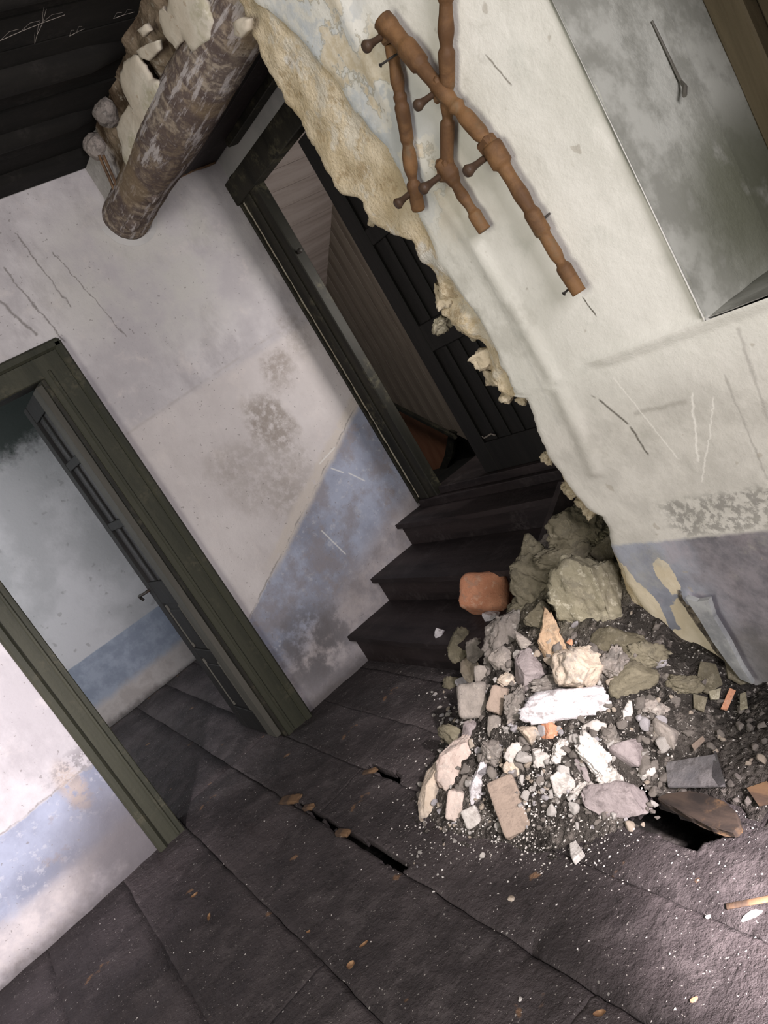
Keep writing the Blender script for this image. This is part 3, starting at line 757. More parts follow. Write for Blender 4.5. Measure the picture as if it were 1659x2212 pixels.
casing_board((.195, YA - .034, 2.095), (1.095, YA + .01, 2.20), 'x')
bm = bmesh.new(); box(bm, (.17, YA - .055, 2.19), (1.12, YA + .005, 2.235), .010); link('casing_molding', bm, MAT['casing'], dr, (.6, YA, 2.2))
bm = bmesh.new(); box(bm, (.95, YA - .02, 0), (.985, YA + .16, 2.12)); box(bm, (.29, YA - .02, 0), (.312, YA + .16, 2.12)); box(bm, (.29, YA - .02, 2.10), (.985, YA + .16, 2.13))
link('door_jamb', bm, MAT['casing2'], dr, (.6, YA, 1.0))
# leaf, opened back at a right angle
lf = empty('door_leaf', (.0, .0, .0)); lf.location = (.93, YA + .07, 0)
leaf = tag(lf, 'narrow dark glazed door leaf standing open inside the left doorway', 'door')
L0 = YA + .05; L1 = YA + .52
def lb(name, y0, y1, z0, z1, x0=.920, x1=.958, mat='sootboard', bev=.003, par=None):
    bm = bmesh.new(); box(bm, (x0, y0, z0), (x1, y1, z1), bev); return link(name, bm, MAT[mat], par or leaf, ((x0 + x1) / 2, (y0 + y1) / 2, (z0 + z1) / 2))
lb('hinge_stile', L0 - .035, L0 + .085, .01, 2.085, x0=.920, x1=.960, mat='leafedge')
lb('lock_stile', L1 - .09, L1, .01, 2.085)
for z0, z1 in ((.01, .16), (.50, .56), (.86, 1.0), (1.33, 1.375), (1.70, 1.745), (1.99, 2.085)): lb('rail', L0 + .085, L1 - .09, z0, z1, x0=.922, x1=.956)
for z0, z1 in ((.16, .50), (.56, .86)):
    pn = lb('panel', L0 + .08, L1 - .085, z0, z1, .932, .946)
    lb('panel_field', L0 + .13, L1 - .13, z0 + .04, z1 - .04, .924, .934, 'sootboard', .004, pn)
    for yy in (L0 + .10, L1 - .125): lb('panel_molding', yy, yy + .014, z0 + .01, z1 - .01, .921, .934, 'leafedge', .003, pn)
for z0, z1 in ((1.0, 1.33), (1.375, 1.70), (1.745, 1.99)):
    lb('glazing_bar', (L0 + L1) / 2 - .012, (L0 + L1) / 2 + .012, z0, z1, .928, .950)
    for y0, y1 in ((L0 + .08, (L0 + L1) / 2 - .01), ((L0 + L1) / 2 + .01, L1 - .085)): lb('glass_pane', y0, y1, z0, z1, .938, .942, 'dirtyglass', 0)
bm = bmesh.new(); hy = L1 - .03
tube(bm, [(.93, hy, .955), (.885, hy, .955), (.872, hy + .03, .955), (.87, hy + .06, .95), (.878, hy + .085, .935), (.882, hy + .08, .915)], [.009, .008, .008, .009, .010, .008], 8)
link('door_handle', bm, MAT['iron'], leaf, (.88, hy, .95), smooth=True)

# ------------------------------------------------------------------ inner stair doorway (frame, closed leaf)
d2 = tag(empty('door_2', (XC, 3.0, .6)), kind='structure')
def fb(name, lo, hi, mat='casing2', bev=.005, par=None):
    bm = bmesh.new(); box(bm, lo, hi, bev); return link(name, bm, MAT[mat], par or d2, (Vector(lo) + Vector(hi)) / 2)
fb('frame_post', (XC - .035, 3.525, .53), (XC + .03, 3.70, 2.46))
fb('frame_strip', (XC - .03, 3.745, .53), (XC + .0, 3.765, 2.50), bev=.003)
fb('frame_bead', (XC - .045, 3.60, .53), (XC - .03, 3.625, 2.45), bev=.004)
fb('frame_header', (XC - .045, 1.9, 2.45), (XC + .03, 3.775, 2.578))
bm = bmesh.new()
grid(bm, 70, 3, lambda u, v: Vector((XC - .012 - .006 * fbm((u * 30, v, 0), 2), 3.703 + .04 * v * (1 + .5 * fbm((u * 12, 0, v), 2)), .56 + 1.9 * u)))
link('plaster_filling', bm, MAT['flake'], d2, (XC, 3.72, 1.5))
bm = bmesh.new(); tube(bm, [(XC - .01, 3.53, 2.06), (XC - .02, 3.495, 2.06), (XC - .025, 3.48, 2.06)], [.008, .014, .012], 8)
link('latch_knob', bm, MAT['iron'], d2, (XC - .03, 3.48, 2.06), smooth=True)
# closed dark leaf
lf2 = tag(empty('closed_door_leaf', (XC + .03, 2.6, .6)), 'closed near-black panelled door leaf at the top of the stairs', 'door')
for y0, y1 in ((2.98, 3.085), (2.50, 2.60), (2.02, 2.12)): fb('stile', (XC, y0, .60), (XC + .045, y1, 2.435), 'sootboard', .004, lf2)
for y0, y1 in ((2.60, 2.98), (2.12, 2.50)):
    for z0, z1 in ((.60, .76), (1.28, 1.42), (1.85, 1.93), (2.34, 2.435)): fb('rail', (XC + .002, y0, z0), (XC + .043, y1, z1), 'sootboard', .004, lf2)
    for z0, z1 in ((.76, 1.28), (1.42, 1.85), (1.93, 2.34)):
        fb('panel', (XC + .016, y0, z0), (XC + .03, y1, z1), 'sootboard', .002, lf2)
        for q in (.09, .19, .29): fb('panel_batten', (XC + .006, y0 + q - .012, z0), (XC + .018, y0 + q + .012, z1), 'sootboard', .003, lf2)
bm = bmesh.new(); tube(bm, [(XC - .01, 2.95, .80), (XC - .03, 2.92, .795), (XC - .012, 2.88, .80), (XC - .02, 2.85, .79)], .004)
link('wire_hook', bm, MAT['s_grey'], lf2, (XC, 2.9, .8))

# attic space beyond the doorway
XD = 3.4
def at3(px, py): return atX(px, py, XD)
at_ = tag(empty('wall_attic', (XD, 4.6, 0)), kind='structure')
random.seed(11)
y0 = 4.33
slope = lambda yv: 2.35 - (yv - 4.41) * (.45 / .63)
cut = lambda yv: .59 + (yv - 4.46) * (.43 / .53)
while y0 < 5.15:
    y1 = y0 + random.uniform(.085, .115)
    bm = bmesh.new(); za, zb = slope(y0) + .05, slope(y1) + .05
    ca, cb = cut(y0), cut(y1)
    prism(bm, [Vector((XD, y0 + .003, ca)), Vector((XD, y1 - .003, cb)), Vector((XD, y1 - .003, zb)), Vector((XD, y0 + .003, za))], Vector((.02, 0, 0)))
    link('wall_board', bm, MAT['boardv'], at_, (XD, (y0 + y1) / 2, 1.4)); y0 = y1
ex = tag(empty('ceiling_attic', (3, 4.6, 2.2)), kind='structure')
yv = 3.78
while yv < 5.3:
    y1 = yv + random.uniform(.11, .14); bm = bmesh.new()
    z0, z1 = slope(yv), slope(y1); nrm = Vector((0, .58, .81)) * .02
    prism(bm, [Vector((2.3, yv + .003, z0)), Vector((2.3, y1 - .003, z1)), Vector((XD + .1, y1 - .003, z1)), Vector((XD + .1, yv + .003, z0))], nrm)
    link('ceiling_board', bm, MAT['board'], ex, (2.9, (yv + y1) / 2, (z0 + z1) / 2)); yv = y1
bm = bmesh.new()
prism(bm, [Vector((XD - .01, 5.15, cut(5.15) - .02)), Vector((XD - .01, 4.44, cut(4.44) - .02)), Vector((XD - .01, 4.44, cut(4.44) + .015)), Vector((XD - .01, 5.15, cut(5.15) + .015))], Vector((-.03, 0, 0)))
link('slanted_batten', bm, MAT['casing2'], at_, (XD, 4.8, .8))
bm = bmesh.new(); P = [atX(*p, XD + .03) for p in ((820, 850), (984, 938), (972, 985), (948, 1040), (900, 1060))]
prism(bm, P, Vector((.02, 0, 0))); link('red_brown_panel', bm, MAT['redbrown'], at_, (XD, 4.8, .6))
bm = bmesh.new(); P = [atX(*p, XD - .02) for p in ((970, 930), (984, 935), (975, 990), (948, 1045), (938, 1040), (960, 985))]
prism(bm, P, Vector((.03, 0, 0))); link('dark_post', bm, MAT['casing2'], at_, (XD, 4.5, .4))
bm = bmesh.new(); box(bm, (XD + .10, 3.0, 0), (XD + .14, 6.0, 3.2)); box(bm, (2.5, 3.0, -.1), (3.6, 6.0, .35))
link('backing', bm, MAT['darkwood'], at_, (XD, 4, 1))

# ------------------------------------------------------------------ stairs
st = tag(empty('staircase', (2.0, 3.1, 0)), 'dark worn wooden stairs climbing through the broken wall opening', 'stairs')
YR = 2.42
tops = [(1.54, .186), (1.845, .355), (2.165, .51)]
for i, (xn, z) in enumerate(tops):
    x1 = tops[i + 1][0] + .03 if i < 2 else XC + .0
    bm = bmesh.new()
    def tr(u, v): return Vector((xn - .0 + (x1 - xn - .002) * u - (.012 * math.sin(v * 3)) * (1 - u), YR + (YA - .003 - YR) * v, z - .006 * math.exp(-((v - .45) / .25) ** 2) * (1 - u) + .003 * fbm((u, v * 3, i), 4)))
    grid(bm, 10, 40, tr)
    r = bmesh.ops.extrude_face_region(bm, geom=list(bm.faces)); bmesh.ops.translate(bm, verts=[v for v in r['geom'] if isinstance(v, bmesh.types.BMVert)], vec=(0, 0, -.028))
    link('tread', bm, MAT['tread'], st, ((xn + x1) / 2, 3.1, z), smooth=False)
    bm = bmesh.new(); zb = -.02 if i == 0 else tops[i - 1][1] - .005
    box(bm, (xn + .03, YR, zb), (xn + .05, YA - .001, z - .027)); link('riser', bm, MAT['tread'], st, (xn + .04, 3.1, (zb + z) / 2))
bm = bmesh.new(); box(bm, (XC - .06, YR, .50), (XC + .9, 3.695, .555), .004); box(bm, (XC - .03, YR, .555), (XC + .10, 3.49, .60), .004); link('landing', bm, MAT['tread'], st, (XC, 3.1, .53))
bm = bmesh.new(); prism(bm, [Vector((1.50, YR, -.02)), Vector((1.50, YR, .19)), Vector((2.2, YR, .56)), Vector((2.6, YR, .58)), Vector((2.6, YR, -.02))], Vector((0, -.035, 0)))
link('stringer', bm, MAT['tread'], st, (2, YR, .3))

# broken masonry stub behind the stairs
bm = bmesh.new()
def stub(u, v):
    x = 1.75 + .75 * u; top = .44 + .05 * u + .05 * fbm((x, 0, 0), 6)
    yv = YR - .06 - .30 * max(0, v - .5) * 2; z = min(v * 2, 1) * top
    return Vector((x, yv + .05 * fbm((x, yv, z), 7, 3), z + .03 * fbm((x, yv, z), 11, 5)))
grid(bm, 40, 40, stub)
tag(link('wall_stub', bm, MAT['mortar_dark'], None, None), kind='structure')

# ------------------------------------------------------------------ turned peg rack hanging on the right wall
rk = tag(empty('peg_rack', (XB - .02, 1.45, 1.9)), 'broken folding wall rack of turned orange-brown wooden bars with dark pegs', 'coat rack')
def prof_of(knots, n=70, r0=.014):
    out = []
    for i in range(n + 1):
        t = i / n
        # interpolate radius with smoothing
        for (a, ra), (b, rb) in zip(knots, knots[1:]):
            if t <= b or b == knots[-1][0]:
                s = (t - a) / max(1e-6, b - a); s = max(0, min(1, s)); s = s * s * (3 - 2 * s); out.append((t, ra + (rb - ra) * s)); break
    return out
A = [(0, .027), (.015, .030), (.07, .031), (.078, .022), (.10, .026), (.17, .024), (.25, .017), (.27, .022), (.285, .018), (.33, .023), (.40, .026), (.43, .018), (.435, .023)]
def bar(p0, p1, knots, dx=.03, seed=0, name='turned_bar'):
    a = atX(*p0, XB - dx - .008); b = atX(*p1, XB - dx - .008); bm = bmesh.new()
    lathe(bm, a, b, prof_of(knots), 14, .004, seed)
    return link(name, bm, MAT['turned'], rk, (a + b) / 2, smooth=True)
s = .95
K1 = [(0, .030), (.03, .030), (.05, .026), (.10, .024), (.11, .030), (.18, .029), (.19, .022), (.25, .020), (.30, .024), (.34, .019), (.355, .025), (.37, .018), (.40, .024), (.46, .024), (.50, .016), (.52, .022),
      (.53, .030), (.585, .030), (.59, .020), (.63, .019), (.68, .022), (.73, .018), (.735, .024), (.80, .024), (.81, .018), (.87, .019), (.90, .014), (.915, .022), (1, .021)]
bar((826, 45), (1066, 322), [(t / .53, r * s * .95) for t, r in K1 if t <= .525] + [(1, .022)], .032, 1)
bar((1060, 312), (1252, 632), [(0, .024)] + [((t - .52) / .48, r * s * .95) for t, r in K1 if t > .525], .032, 6)
K2 = [(0, .022), (.08, .022), (.09, .017), (.2, .022), (.27, .017), (.29, .022), (.33, .019), (.35, .024), (.55, .022), (.57, .017), (.64, .023), (.70, .024), (.80, .015), (.82, .024), (.99, .024), (1, .02)]
bar((845, 95), (904, 455), [(t, r * s * .88) for t, r in K2], .024, 2)
K3 = [(0, .024), (.12, .024), (.14, .018), (.17, .019), (.27, .024), (.36, .018), (.38, .025), (.56, .022), (.58, .017), (.66, .022), (.74, .015), (.76, .022), (1, .021)]
bar((962, -60), (967, 352), [(t, r * s * .90) for t, r in K3], .024, 3)
K4 = [(0, .020), (.03, .028), (.22, .029), (.30, .022), (.36, .016), (.50, .020), (.66, .015), (.72, .016), (.76, .022), (1, .021)]
bar((952, 345), (1047, 498), [(t, r * s * .88) for t, r in K4], .028, 4)
# flat square blocks where the bars cross
for (px, py), (sx, sz), rt in (((836, 66), (.026, .034), 12), ((950, 192), (.026, .034), 12), ((1062, 322), (.030, .038), -14), ((963, 366), (.028, .034), 28)):
    p = atX(px, py, XB - .036); bm = bmesh.new()
    vs = box(bm, p - Vector((.020, sx * .72, sz * .85)), p + Vector((.020, sx * .72, sz * .85)), .006, None)
    Mx = Matrix.Translation(p) @ Matrix.Rotation(math.radians(rt), 4, 'X') @ Matrix.Translation(-p)
    for v in bm.verts: v.co = Mx @ v.co
    link('joint_block', bm, MAT['turned'], rk, p)
for (px, py), ln, r in (((838, 70), .085, .014), ((948, 195), .085, .013), ((1060, 332), .095, .014), ((962, 372), .095, .014), ((893, 412), .07, .014)):
    p = atX(px, py, XB - .03); tip = p + Vector((-ln, .012, -.012)); bm = bmesh.new()
    lathe(bm, p, tip, [(0, r * .8), (.15, r * .62), (.55, r * .62), (.75, r * .8), (.9, r * 1.15), (.97, r * 1.0), (1, r * .5)], 12, 0, 1)
    link('peg', bm, MAT['peg'], rk, (p + tip) / 2, smooth=True)
for (px, py), ln in (((858, 110), .05), ((1238, 612), .02), ((1172, 470), .02)):
    p = atX(px, py, XB - .035); bm = bmesh.new(); tube(bm, [p + Vector((.03, 0, 0)), p + Vector((-ln, .02, -.01)), p + Vector((-ln - .004, .021, -.011))], [.003, .003, .006])
    link('nail', bm, MAT['iron'], rk, p)
# hook and cracks hardware in the recess
p = atY(1445, 120, 1.075)
bm = bmesh.new(); a = atY(1408, 45, 1.076); b = atY(1470, 175, 1.072)
tube(bm, [a, a.lerp(b, .5), b, b + Vector((-.02, -.015, -.018)), b + Vector((-.045, -.02, -.035))], [.003, .003, .004, .006, .006])
tag(link('wall_hook', bm, MAT['leafedge'], None, b), 'bent rusty wire hook on the grey window recess', 'hook')

# ------------------------------------------------------------------ rubble heap
PK = Vector((1.86, 2.02)); HP = .60
FOOT = [(.88, 2.42), (.82, 2.22), (.85, 1.95), (.86, 1.78), (1.0, 1.60), (1.14, 1.50), (1.38, 1.42), (1.62, 1.40), (2.0, 1.3), (2.3, 1.5), (2.6, 2.0), (2.3, 2.75), (1.85, 2.70), (1.50, 2.66), (1.22, 2.62), (1.03, 2.50)]
FA = sorted([(math.atan2(y - PK.y, x - PK.x), math.hypot(x - PK.x, y - PK.y)) for x, y in FOOT])
def footR(a):
    for (a0, r0), (a1, r1) in zip(FA, FA[1:] + [(FA[0][0] + 6.28319, FA[0][1])]):
        for aa in (a, a + 6.28319):
            if a0 <= aa <= a1: return r0 + (r1 - r0) * (aa - a0) / (a1 - a0)
    return 1.0
def mound_z(x, y):
    dx, dy = x - PK.x, y - PK.y; r = math.hypot(dx, dy); a = math.atan2(dy, dx); R = footR(a)
    t = r / R
    low = (.030 + .050 * fbm((x, y, 2), 6, 2)) * max(0, min(1, (x - 1.16 + .08 * nz((x, y, 0), 5)) * 6)) * max(0, min(1, (y - .45) * 5)) * max(0, min(1, (1.75 - y) * 6))
    if t >= 1.05: return low if low > .004 else -.05
    h = HP * max(0, 1 - t) ** 1.05
    n = .06 * fbm((x, y, 0), 5, 3) + .045 * fbm((x, y, 0), 14, 1)
    return max(low, h + n * min(1, (1 - t) * 5) + .004 - (.06 if t > 1 else 0))
bm = bmesh.new(); NX, NY = 190, 230
vs = [[None] * NY for _ in range(NX)]
for i in range(NX):
    for j in range(NY):
        x = .74 + 1.45 * i / (NX - 1); y = .30 + 2.62 * j / (NY - 1)
        z = mound_z(x, y)
        if z > -.03: z += .018 * fbm((x, y, 0), 40, 2) * min(1, z * 20 + .2)
        vs[i][j] = bm.verts.new((x, y, z))
for i in range(NX - 1):
    for j in range(NY - 1):
        q = (vs[i][j], vs[i + 1][j], vs[i + 1][j + 1], vs[i][j + 1])
        if max(v.co.z for v in q) > .001 and not (any(inpoly(q[0].co.x, q[0].co.y, h) for h in HOLES)) and not (q[0].co.x > XB + .03 and q[0].co.y < 1.70): bm.faces.new(q)
bmesh.ops.delete(bm, geom=[v for v in bm.verts if not v.link_faces], context='VERTS')
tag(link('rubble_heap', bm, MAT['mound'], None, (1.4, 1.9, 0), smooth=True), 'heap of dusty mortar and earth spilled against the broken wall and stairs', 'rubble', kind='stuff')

def hit(px, py, lift=0.0):
    d = ray(px, py); t = 1.0; last = None
    while t < 5:
        p = CAM + d * t
        s = 0.0
        for xn, z in tops:
            if p.x > xn and p.y > YR: s = z
        if p.x > XC: return p
        g = max(mound_z(p.x, p.y) if (.74 < p.x < 2.3 and .3 < p.y < 2.92) else 0, s, 0) + lift
        if p.z <= g: return p
        t += .004
    return p
def pxm(p):
    return FPX / (p - CAM).dot(FW)

def rock_bm(sub, seed, sx, sy, sz, cuts=7, rough=.12):
    rnd = random.Random(seed); bm = bmesh.new(); bmesh.ops.create_icosphere(bm, subdivisions=sub, radius=1.0)
    pl = []
    for _ in range(cuts):
        n = Vector((rnd.uniform(-1, 1), rnd.uniform(-1, 1), rnd.uniform(-1, 1))).normalized(); pl.append((n, rnd.uniform(.42, .74)))
    for v in bm.verts:
        c = v.co.copy()
        for n, d in pl:
            e = c.dot(n) - d
            if e > 0: c -= n * e * .97
        c *= 1.08 + rough * fbm(v.co, 1.6, seed) + rough * .5 * fbm(v.co, 5, seed) - rough * .5 * abs(nz(v.co, 3.1, seed + 9)) + rough * .25 * nz(v.co, 13, seed)
        v.co = Vector((c.x * sx, c.y * sy, c.z * sz))
    return bm
def slab_bm(seed, sx, sy, sz, rough=.07, bev=.25):
    bm = bmesh.new(); bmesh.ops.create_cube(bm, size=2.0)
    bmesh.ops.subdivide_edges(bm, edges=list(bm.edges), cuts=11, use_grid_fill=True)
    pw = 1.5 / bev
    for v in bm.verts:
        c = v.co; n = (abs(c.x) ** pw + abs(c.y) ** pw + abs(c.z) ** pw) ** (1 / pw); c = c / n
        c = c * (1.03 + rough * 2 * fbm(c, 1.2, seed) + rough * fbm(c, 4, seed) - rough * .8 * abs(nz(c, 2.2, seed)) + rough * .3 * nz(c, 12, seed))
        v.co = Vector((c.x * sx, c.y * sy, c.z * sz))
    return bm
# camera-independent frame for turning a stone: columns across / up-slope / out of the slope
def place(name, bm, mat, px, py, label, cat='stone', ang=0.0, sink=.42, tilt=None, group=None, smooth=True, h=None):
    """px, py: where the stone shows; its local x runs across, y up the slope, z out of it; ang turns it in the slope"""
    p = h if h is not None else hit(px, py)
    me = bpy.data.meshes.new(name); zs = max(v.co.z for v in bm.verts); bm.to_mesh(me); bm.free()
    if smooth:
        for q in me.polygons: q.use_smooth = smooth
    me.materials.append(MAT[mat]); o = bpy.data.objects.new(name, me); COL.objects.link(o)
    out = Vector((-.55, -.55, .62)).normalized() if tilt is None else Vector(tilt).normalized()
    right = RX - out * RX.dot(out); right.normalize(); up = out.cross(right)
    R = Matrix((right, up, out)).transposed() @ Matrix.Rotation(math.radians(ang), 3, 'Z')
    # back the stone off along the view so that its visible side lands on the heap
    o.matrix_world = Matrix.Translation(p + out * zs * (1 - 2 * sink) * .5) @ R.to_4x4()
    tag(o, label, cat, group); return o

FL = (0, 0, 1); LOW = (-.3, -.35, .9)
def R_(px, py, w, h, mat, label, ang=0, seed=0, d=.6, sub=4, cuts=8, rough=.16, kind='rock', **k):
    """w, h: size in photo pixels"""
    p = hit(px, py); s = 1 / pxm(p) / 2; sx, sy = w * s, h * s * 1.08; sz = min(sx, sy) * d * 1.1
    if kind == 'rock': b = rock_bm(max(4, sub), seed or int(px * 7 + py), sx * 1.30, sy * 1.30, sz * 1.3, cuts + 6, rough * 1.3)
    else: b = slab_bm(seed or int(px * 7 + py), sx * 1.06, sy * 1.06, sz, k.pop('rr', .07), k.pop('bev', .25))
    return place(k.pop('name', 'stone'), b, mat, px, py, label, ang=ang, h=None, **k)

R_(1285, 1285, 150, 150, 's_yellow', 'largest boulder of the heap, olive-yellow, right against the broken wall foot', 10, 3, .75, 5, 6, .2)
R_(1255, 1145, 120, 105, 's_olive', 'dark olive boulder crowning the heap just below the wall end', 0, 5, .7, 5, 7, .25)
R_(1156, 1252, 108, 125, 's_olive', 'layered olive stone beside the terracotta block, high on the heap', 20, 8, .6, 5, 9, .25)
R_(1060, 1287, 98, 72, 'brick_red', 'rounded orange terracotta block sticking out over the stairs', -4, 4, 1.0, kind='slab', name='terracotta_block', cat='brick', sink=-.15, bev=.34, rr=.05)
R_(1192, 1390, 66, 128, 's_orange', 'pointed orange-brown splintery stone standing upright mid-heap', 12, 12, .7, 5, 9, .2)
R_(1272, 1445, 108, 118, 's_tan', 'big cream stone with bright face above the long white plaster block', 5, 15, .8, 5, 7, .2)
R_(1148, 1448, 76, 78, 's_purple', 'round purple-grey stone left of the upright orange-brown one', 0, 17, .8, 4, 6, .1)
R_(1233, 1522, 182, 56, 's_pale', 'long white plaster block lying across the middle of the heap', 5, 19, .8, kind='slab', rr=.20, bev=.3, name='plaster_block', cat='plaster')
R_(1190, 1582, 42, 58, 'brick_red', 'small salmon terracotta piece under the long white block', 20, 21, .6, 4, 8, name='terracotta_piece', cat='brick')
R_(1150, 1585, 42, 42, 's_tan', 'small round tan stone left of the salmon terracotta piece', 0, 23, .9, 4, 5)
R_(1026, 1515, 62, 66, 's_grey', 'square grey stone block on the left flank of the heap', 4, 25, .7, kind='slab', name='stone_block')
R_(1077, 1512, 36, 50, 'brick_brown', 'small dusty brown brick end right of the square grey block', -18, 27, .8, kind='slab', name='brick', cat='brick')
R_(1071, 1570, 30, 40, 's_grey', 'small grey cube stone below the dusty brown brick end', -4, 29, .8, kind='slab', name='stone_block')
R_(1014, 1440, 46, 78, 's_tan', 'tan stone standing above the square grey block', 10, 31, .7, 4, 7)
R_(1048, 1458, 40, 34, 's_grey', 'small pale-edged block wedged right of the tan stone', 0, 33, .8, kind='slab', name='stone_block')
R_(1102, 1375, 78, 110, 'mortar_dark', 'ragged lump of dark dirty mortar below the terracotta block', -30, 35, .5, 5, 5, .35, name='mortar_lump', cat='mortar')
R_(1062, 1335, 40, 30, 's_pale', 'pale chip right under the terracotta block', 40, 37, .6, 3, 7)
R_(1135, 1392, 22, 60, 's_grey', 'thin grey stone rod beside the dark mortar lump', 25, 39, .8, 3, 4)
R_(1030, 1400, 40, 50, 's_grey', 'ragged grey stone above the tan standing stone', -20, 41, .6, 4, 8)
R_(1002, 1632, 72, 112, 's_pink', 'long pinkish stone with a rounded end at the left foot of the heap', -38, 43, .75, 5, 6, .14)
R_(935, 1705, 66, 106, 's_tan', 'angular beige stone at the outermost left foot of the heap', -18, 45, .75, 5, 8, .1)
R_(986, 1740, 36, 54, 's_pink', 'small pinkish block right of the angular beige stone', -8, 47, .8, kind='slab', name='stone_block')
R_(1032, 1702, 38, 78, 's_pale', 'white-faced upright slab between the pink stone and the brown tile', -12, 49, .6, 4, 6)
R_(1022, 1765, 36, 36, 's_white', 'small bright white cube on the floor edge of the heap', 25, 51, .8, kind='slab', name='plaster_cube', cat='plaster')
p = hit(1103, 1745)
o = place('flat_brick', slab_bm(53, .044, .089, .014, .02, .10), 'brick_brown', 1103, 1745, 'flat dusty brown brick tile leaning at the front foot of the heap', 'brick', 14, sink=-.4, tilt=(-.25, -.45, .85))
R_(1214, 1690, 50, 56, 's_white', 'white mortar lump just right of the flat brown tile', 0, 55, .7, 4, 7, .25, name='mortar_lump', cat='mortar')
R_(1290, 1640, 66, 90, 's_white', 'large jagged white mortar lump with grey shard on its left', 20, 57, .6, 5, 7, .35, name='mortar_lump', cat='mortar')
R_(1258, 1648, 26, 62, 's_purple', 'leaf-shaped grey shard leaning on the jagged white mortar lump', 22, 59, .3, 3, 8, name='stone_shard')
R_(1362, 1628, 68, 66, 's_purple', 'smooth purple-brown half-round stone right of the white mortar lump', -25, 61, .8, 4, 3, .05)
R_(1335, 1722, 140, 76, 's_purple', 'broad pale purple stone slab at the front edge above the floor gap', -12, 63, .6, 4, 6, .15)
R_(1353, 1548, 18, 58, 's_white', 'thin white plaster stick right of the long white block', -12, 65, .6, 3, 5, name='plaster_stick', cat='plaster')
R_(1285, 1572, 56, 32, 's_white', 'flat white mortar patch right under the long white block', -10, 67, .6, 4, 7, name='mortar_lump', cat='mortar')
R_(1362, 1468, 88, 60, 's_olive', 'olive-brown rounded stone right of the big cream stone', 15, 69, .7, 4, 6)
R_(1330, 1390, 90, 80, 's_olive', 'half-buried olive stone beneath the largest boulder', 20, 71, .5, 4, 7)
R_(1440, 1590, 72, 56, 's_grey', 'dark grey angular stone in the shaded debris right of the heap', 0, 73, .6, 4, 8)
R_(1170, 1330, 60, 50, 's_olive', 'small olive stone above the upright orange-brown one', 0, 75, .6, 4, 7)
R_(1210, 1195, 70, 55, 's_olive', 'olive-brown wedge between the crowning boulder and layered stone', -10, 77, .6, 4, 7)
R_(1305, 1195, 50, 60, 's_olive', 'dark olive stone wedged against the wall above the largest boulder', 0, 79, .6, 4, 7)
R_(1115, 1660, 44, 30, 's_tan', 'small tan stone above the flat brown tile', 0, 81, .6, 4, 7)
R_(1120, 1628, 50, 34, 's_white', 'white crumbly mortar piece below the salmon terracotta', 0, 83, .6, 4, 7, .3, name='mortar_lump', cat='mortar')
R_(1170, 1640, 44, 40, 's_white', 'chalky white lump in the sunlit middle of the heap', 30, 85, .6, 4, 7, .3, name='mortar_lump', cat='mortar')
R_(1235, 1200, 120, 60, 's_olive', 'broad olive masonry lump between the crowning boulder and the largest one', 0, 111, .5, 5, 8, .35, name='mortar_lump', cat='mortar')
R_(1125, 1318, 66, 44, 's_olive', 'mossy olive stone touching the right end of the terracotta block', 10, 112, .6, 5, 8, .3)
R_(985, 1395, 50, 60, 's_olive', 'dark olive stone at the stair edge, left of the ragged grey stone', 0, 113, .6, 4, 8, .3)
R_(975, 1478, 46, 40, 's_olive', 'low dark olive stone left of the tan standing stone', 0, 114, .6, 4, 8, .3)
R_(985, 1590, 60, 34, 's_olive', 'flat olive stone above the long pinkish stone', -20, 115, .6, 4, 8, .3)
R_(1400, 1420, 90, 60, 's_olive', 'brown-olive earth lump against the foot of the right wall', 20, 116, .5, 5, 8, .4, name='earth_lump', cat='earth')
R_(1470, 1480, 80, 46, 's_olive', 'low olive earth lump left of the tile shards', 15, 117, .5, 5, 8, .4, name='earth_lump', cat='earth')
R_(1415, 1530, 60, 44, 'mortar_dark', 'dark mortar lump above the dark grey angular stone', 15, 118, .5, 5, 8, .4, name='mortar_lump', cat='mortar')
R_(1325, 1600, 44, 60, 'mortar_dark', 'dark mortar lump left of the half-round purple stone', 15, 119, .6, 5, 8, .4, name='mortar_lump', cat='mortar')
R_(1095, 1470, 40, 40, 's_tan', 'pinkish tan stone above the dusty brown brick end', 15, 120, .6, 4, 8, .3)
R_(1120, 1530, 60, 70, 'mortar_dark', 'dark mortar lump between the brown brick end and the long white block', 0, 121, .5, 5, 8, .4, name='mortar_lump', cat='mortar')
R_(1060, 1620, 50, 50, 'mortar_dark', 'dark crumbly mortar right of the long pinkish stone', 0, 122, .5, 5, 8, .4, name='mortar_lump', cat='mortar')
R_(1325, 1688, 60, 50, 's_white', 'craggy white mortar lump above the pale purple slab', 0, 97, .6, 5, 8, .4, name='mortar_lump', cat='mortar')
R_(1262, 1708, 52, 40, 's_white', 'low white mortar lump left of the pale purple slab', 20, 98, .6, 5, 8, .4, name='mortar_lump', cat='mortar')
R_(1402, 1672, 34, 22, 's_white', 'curved white plaster crust right of the half-round stone', 20, 99, .6, 4, 8, .4, name='plaster_crust', cat='plaster')
R_(1215, 1625, 46, 40, 's_white', 'ragged white mortar lump right of the salmon terracotta', 20, 101, .6, 5, 8, .4, name='mortar_lump', cat='mortar')
R_(1330, 1450, 60, 80, 'mortar_dark', 'crumbling dark mortar lump behind the big cream stone', 20, 103, .6, 5, 8, .4, name='mortar_lump', cat='mortar')
R_(1200, 1475, 110, 40, 'mortar_dark', 'dark mortar mass directly above the long white block', 5, 105, .6, 5, 8, .4, name='mortar_lump', cat='mortar')
R_(1000, 1480, 34, 26, 's_pale', 'pale flat chip on top of the square grey block', 0, 87, .6, 3, 7)
R_(1018, 1580, 34, 36, 's_purple', 'dark rounded stone under the square grey block', 0, 89, .8, 3, 5)
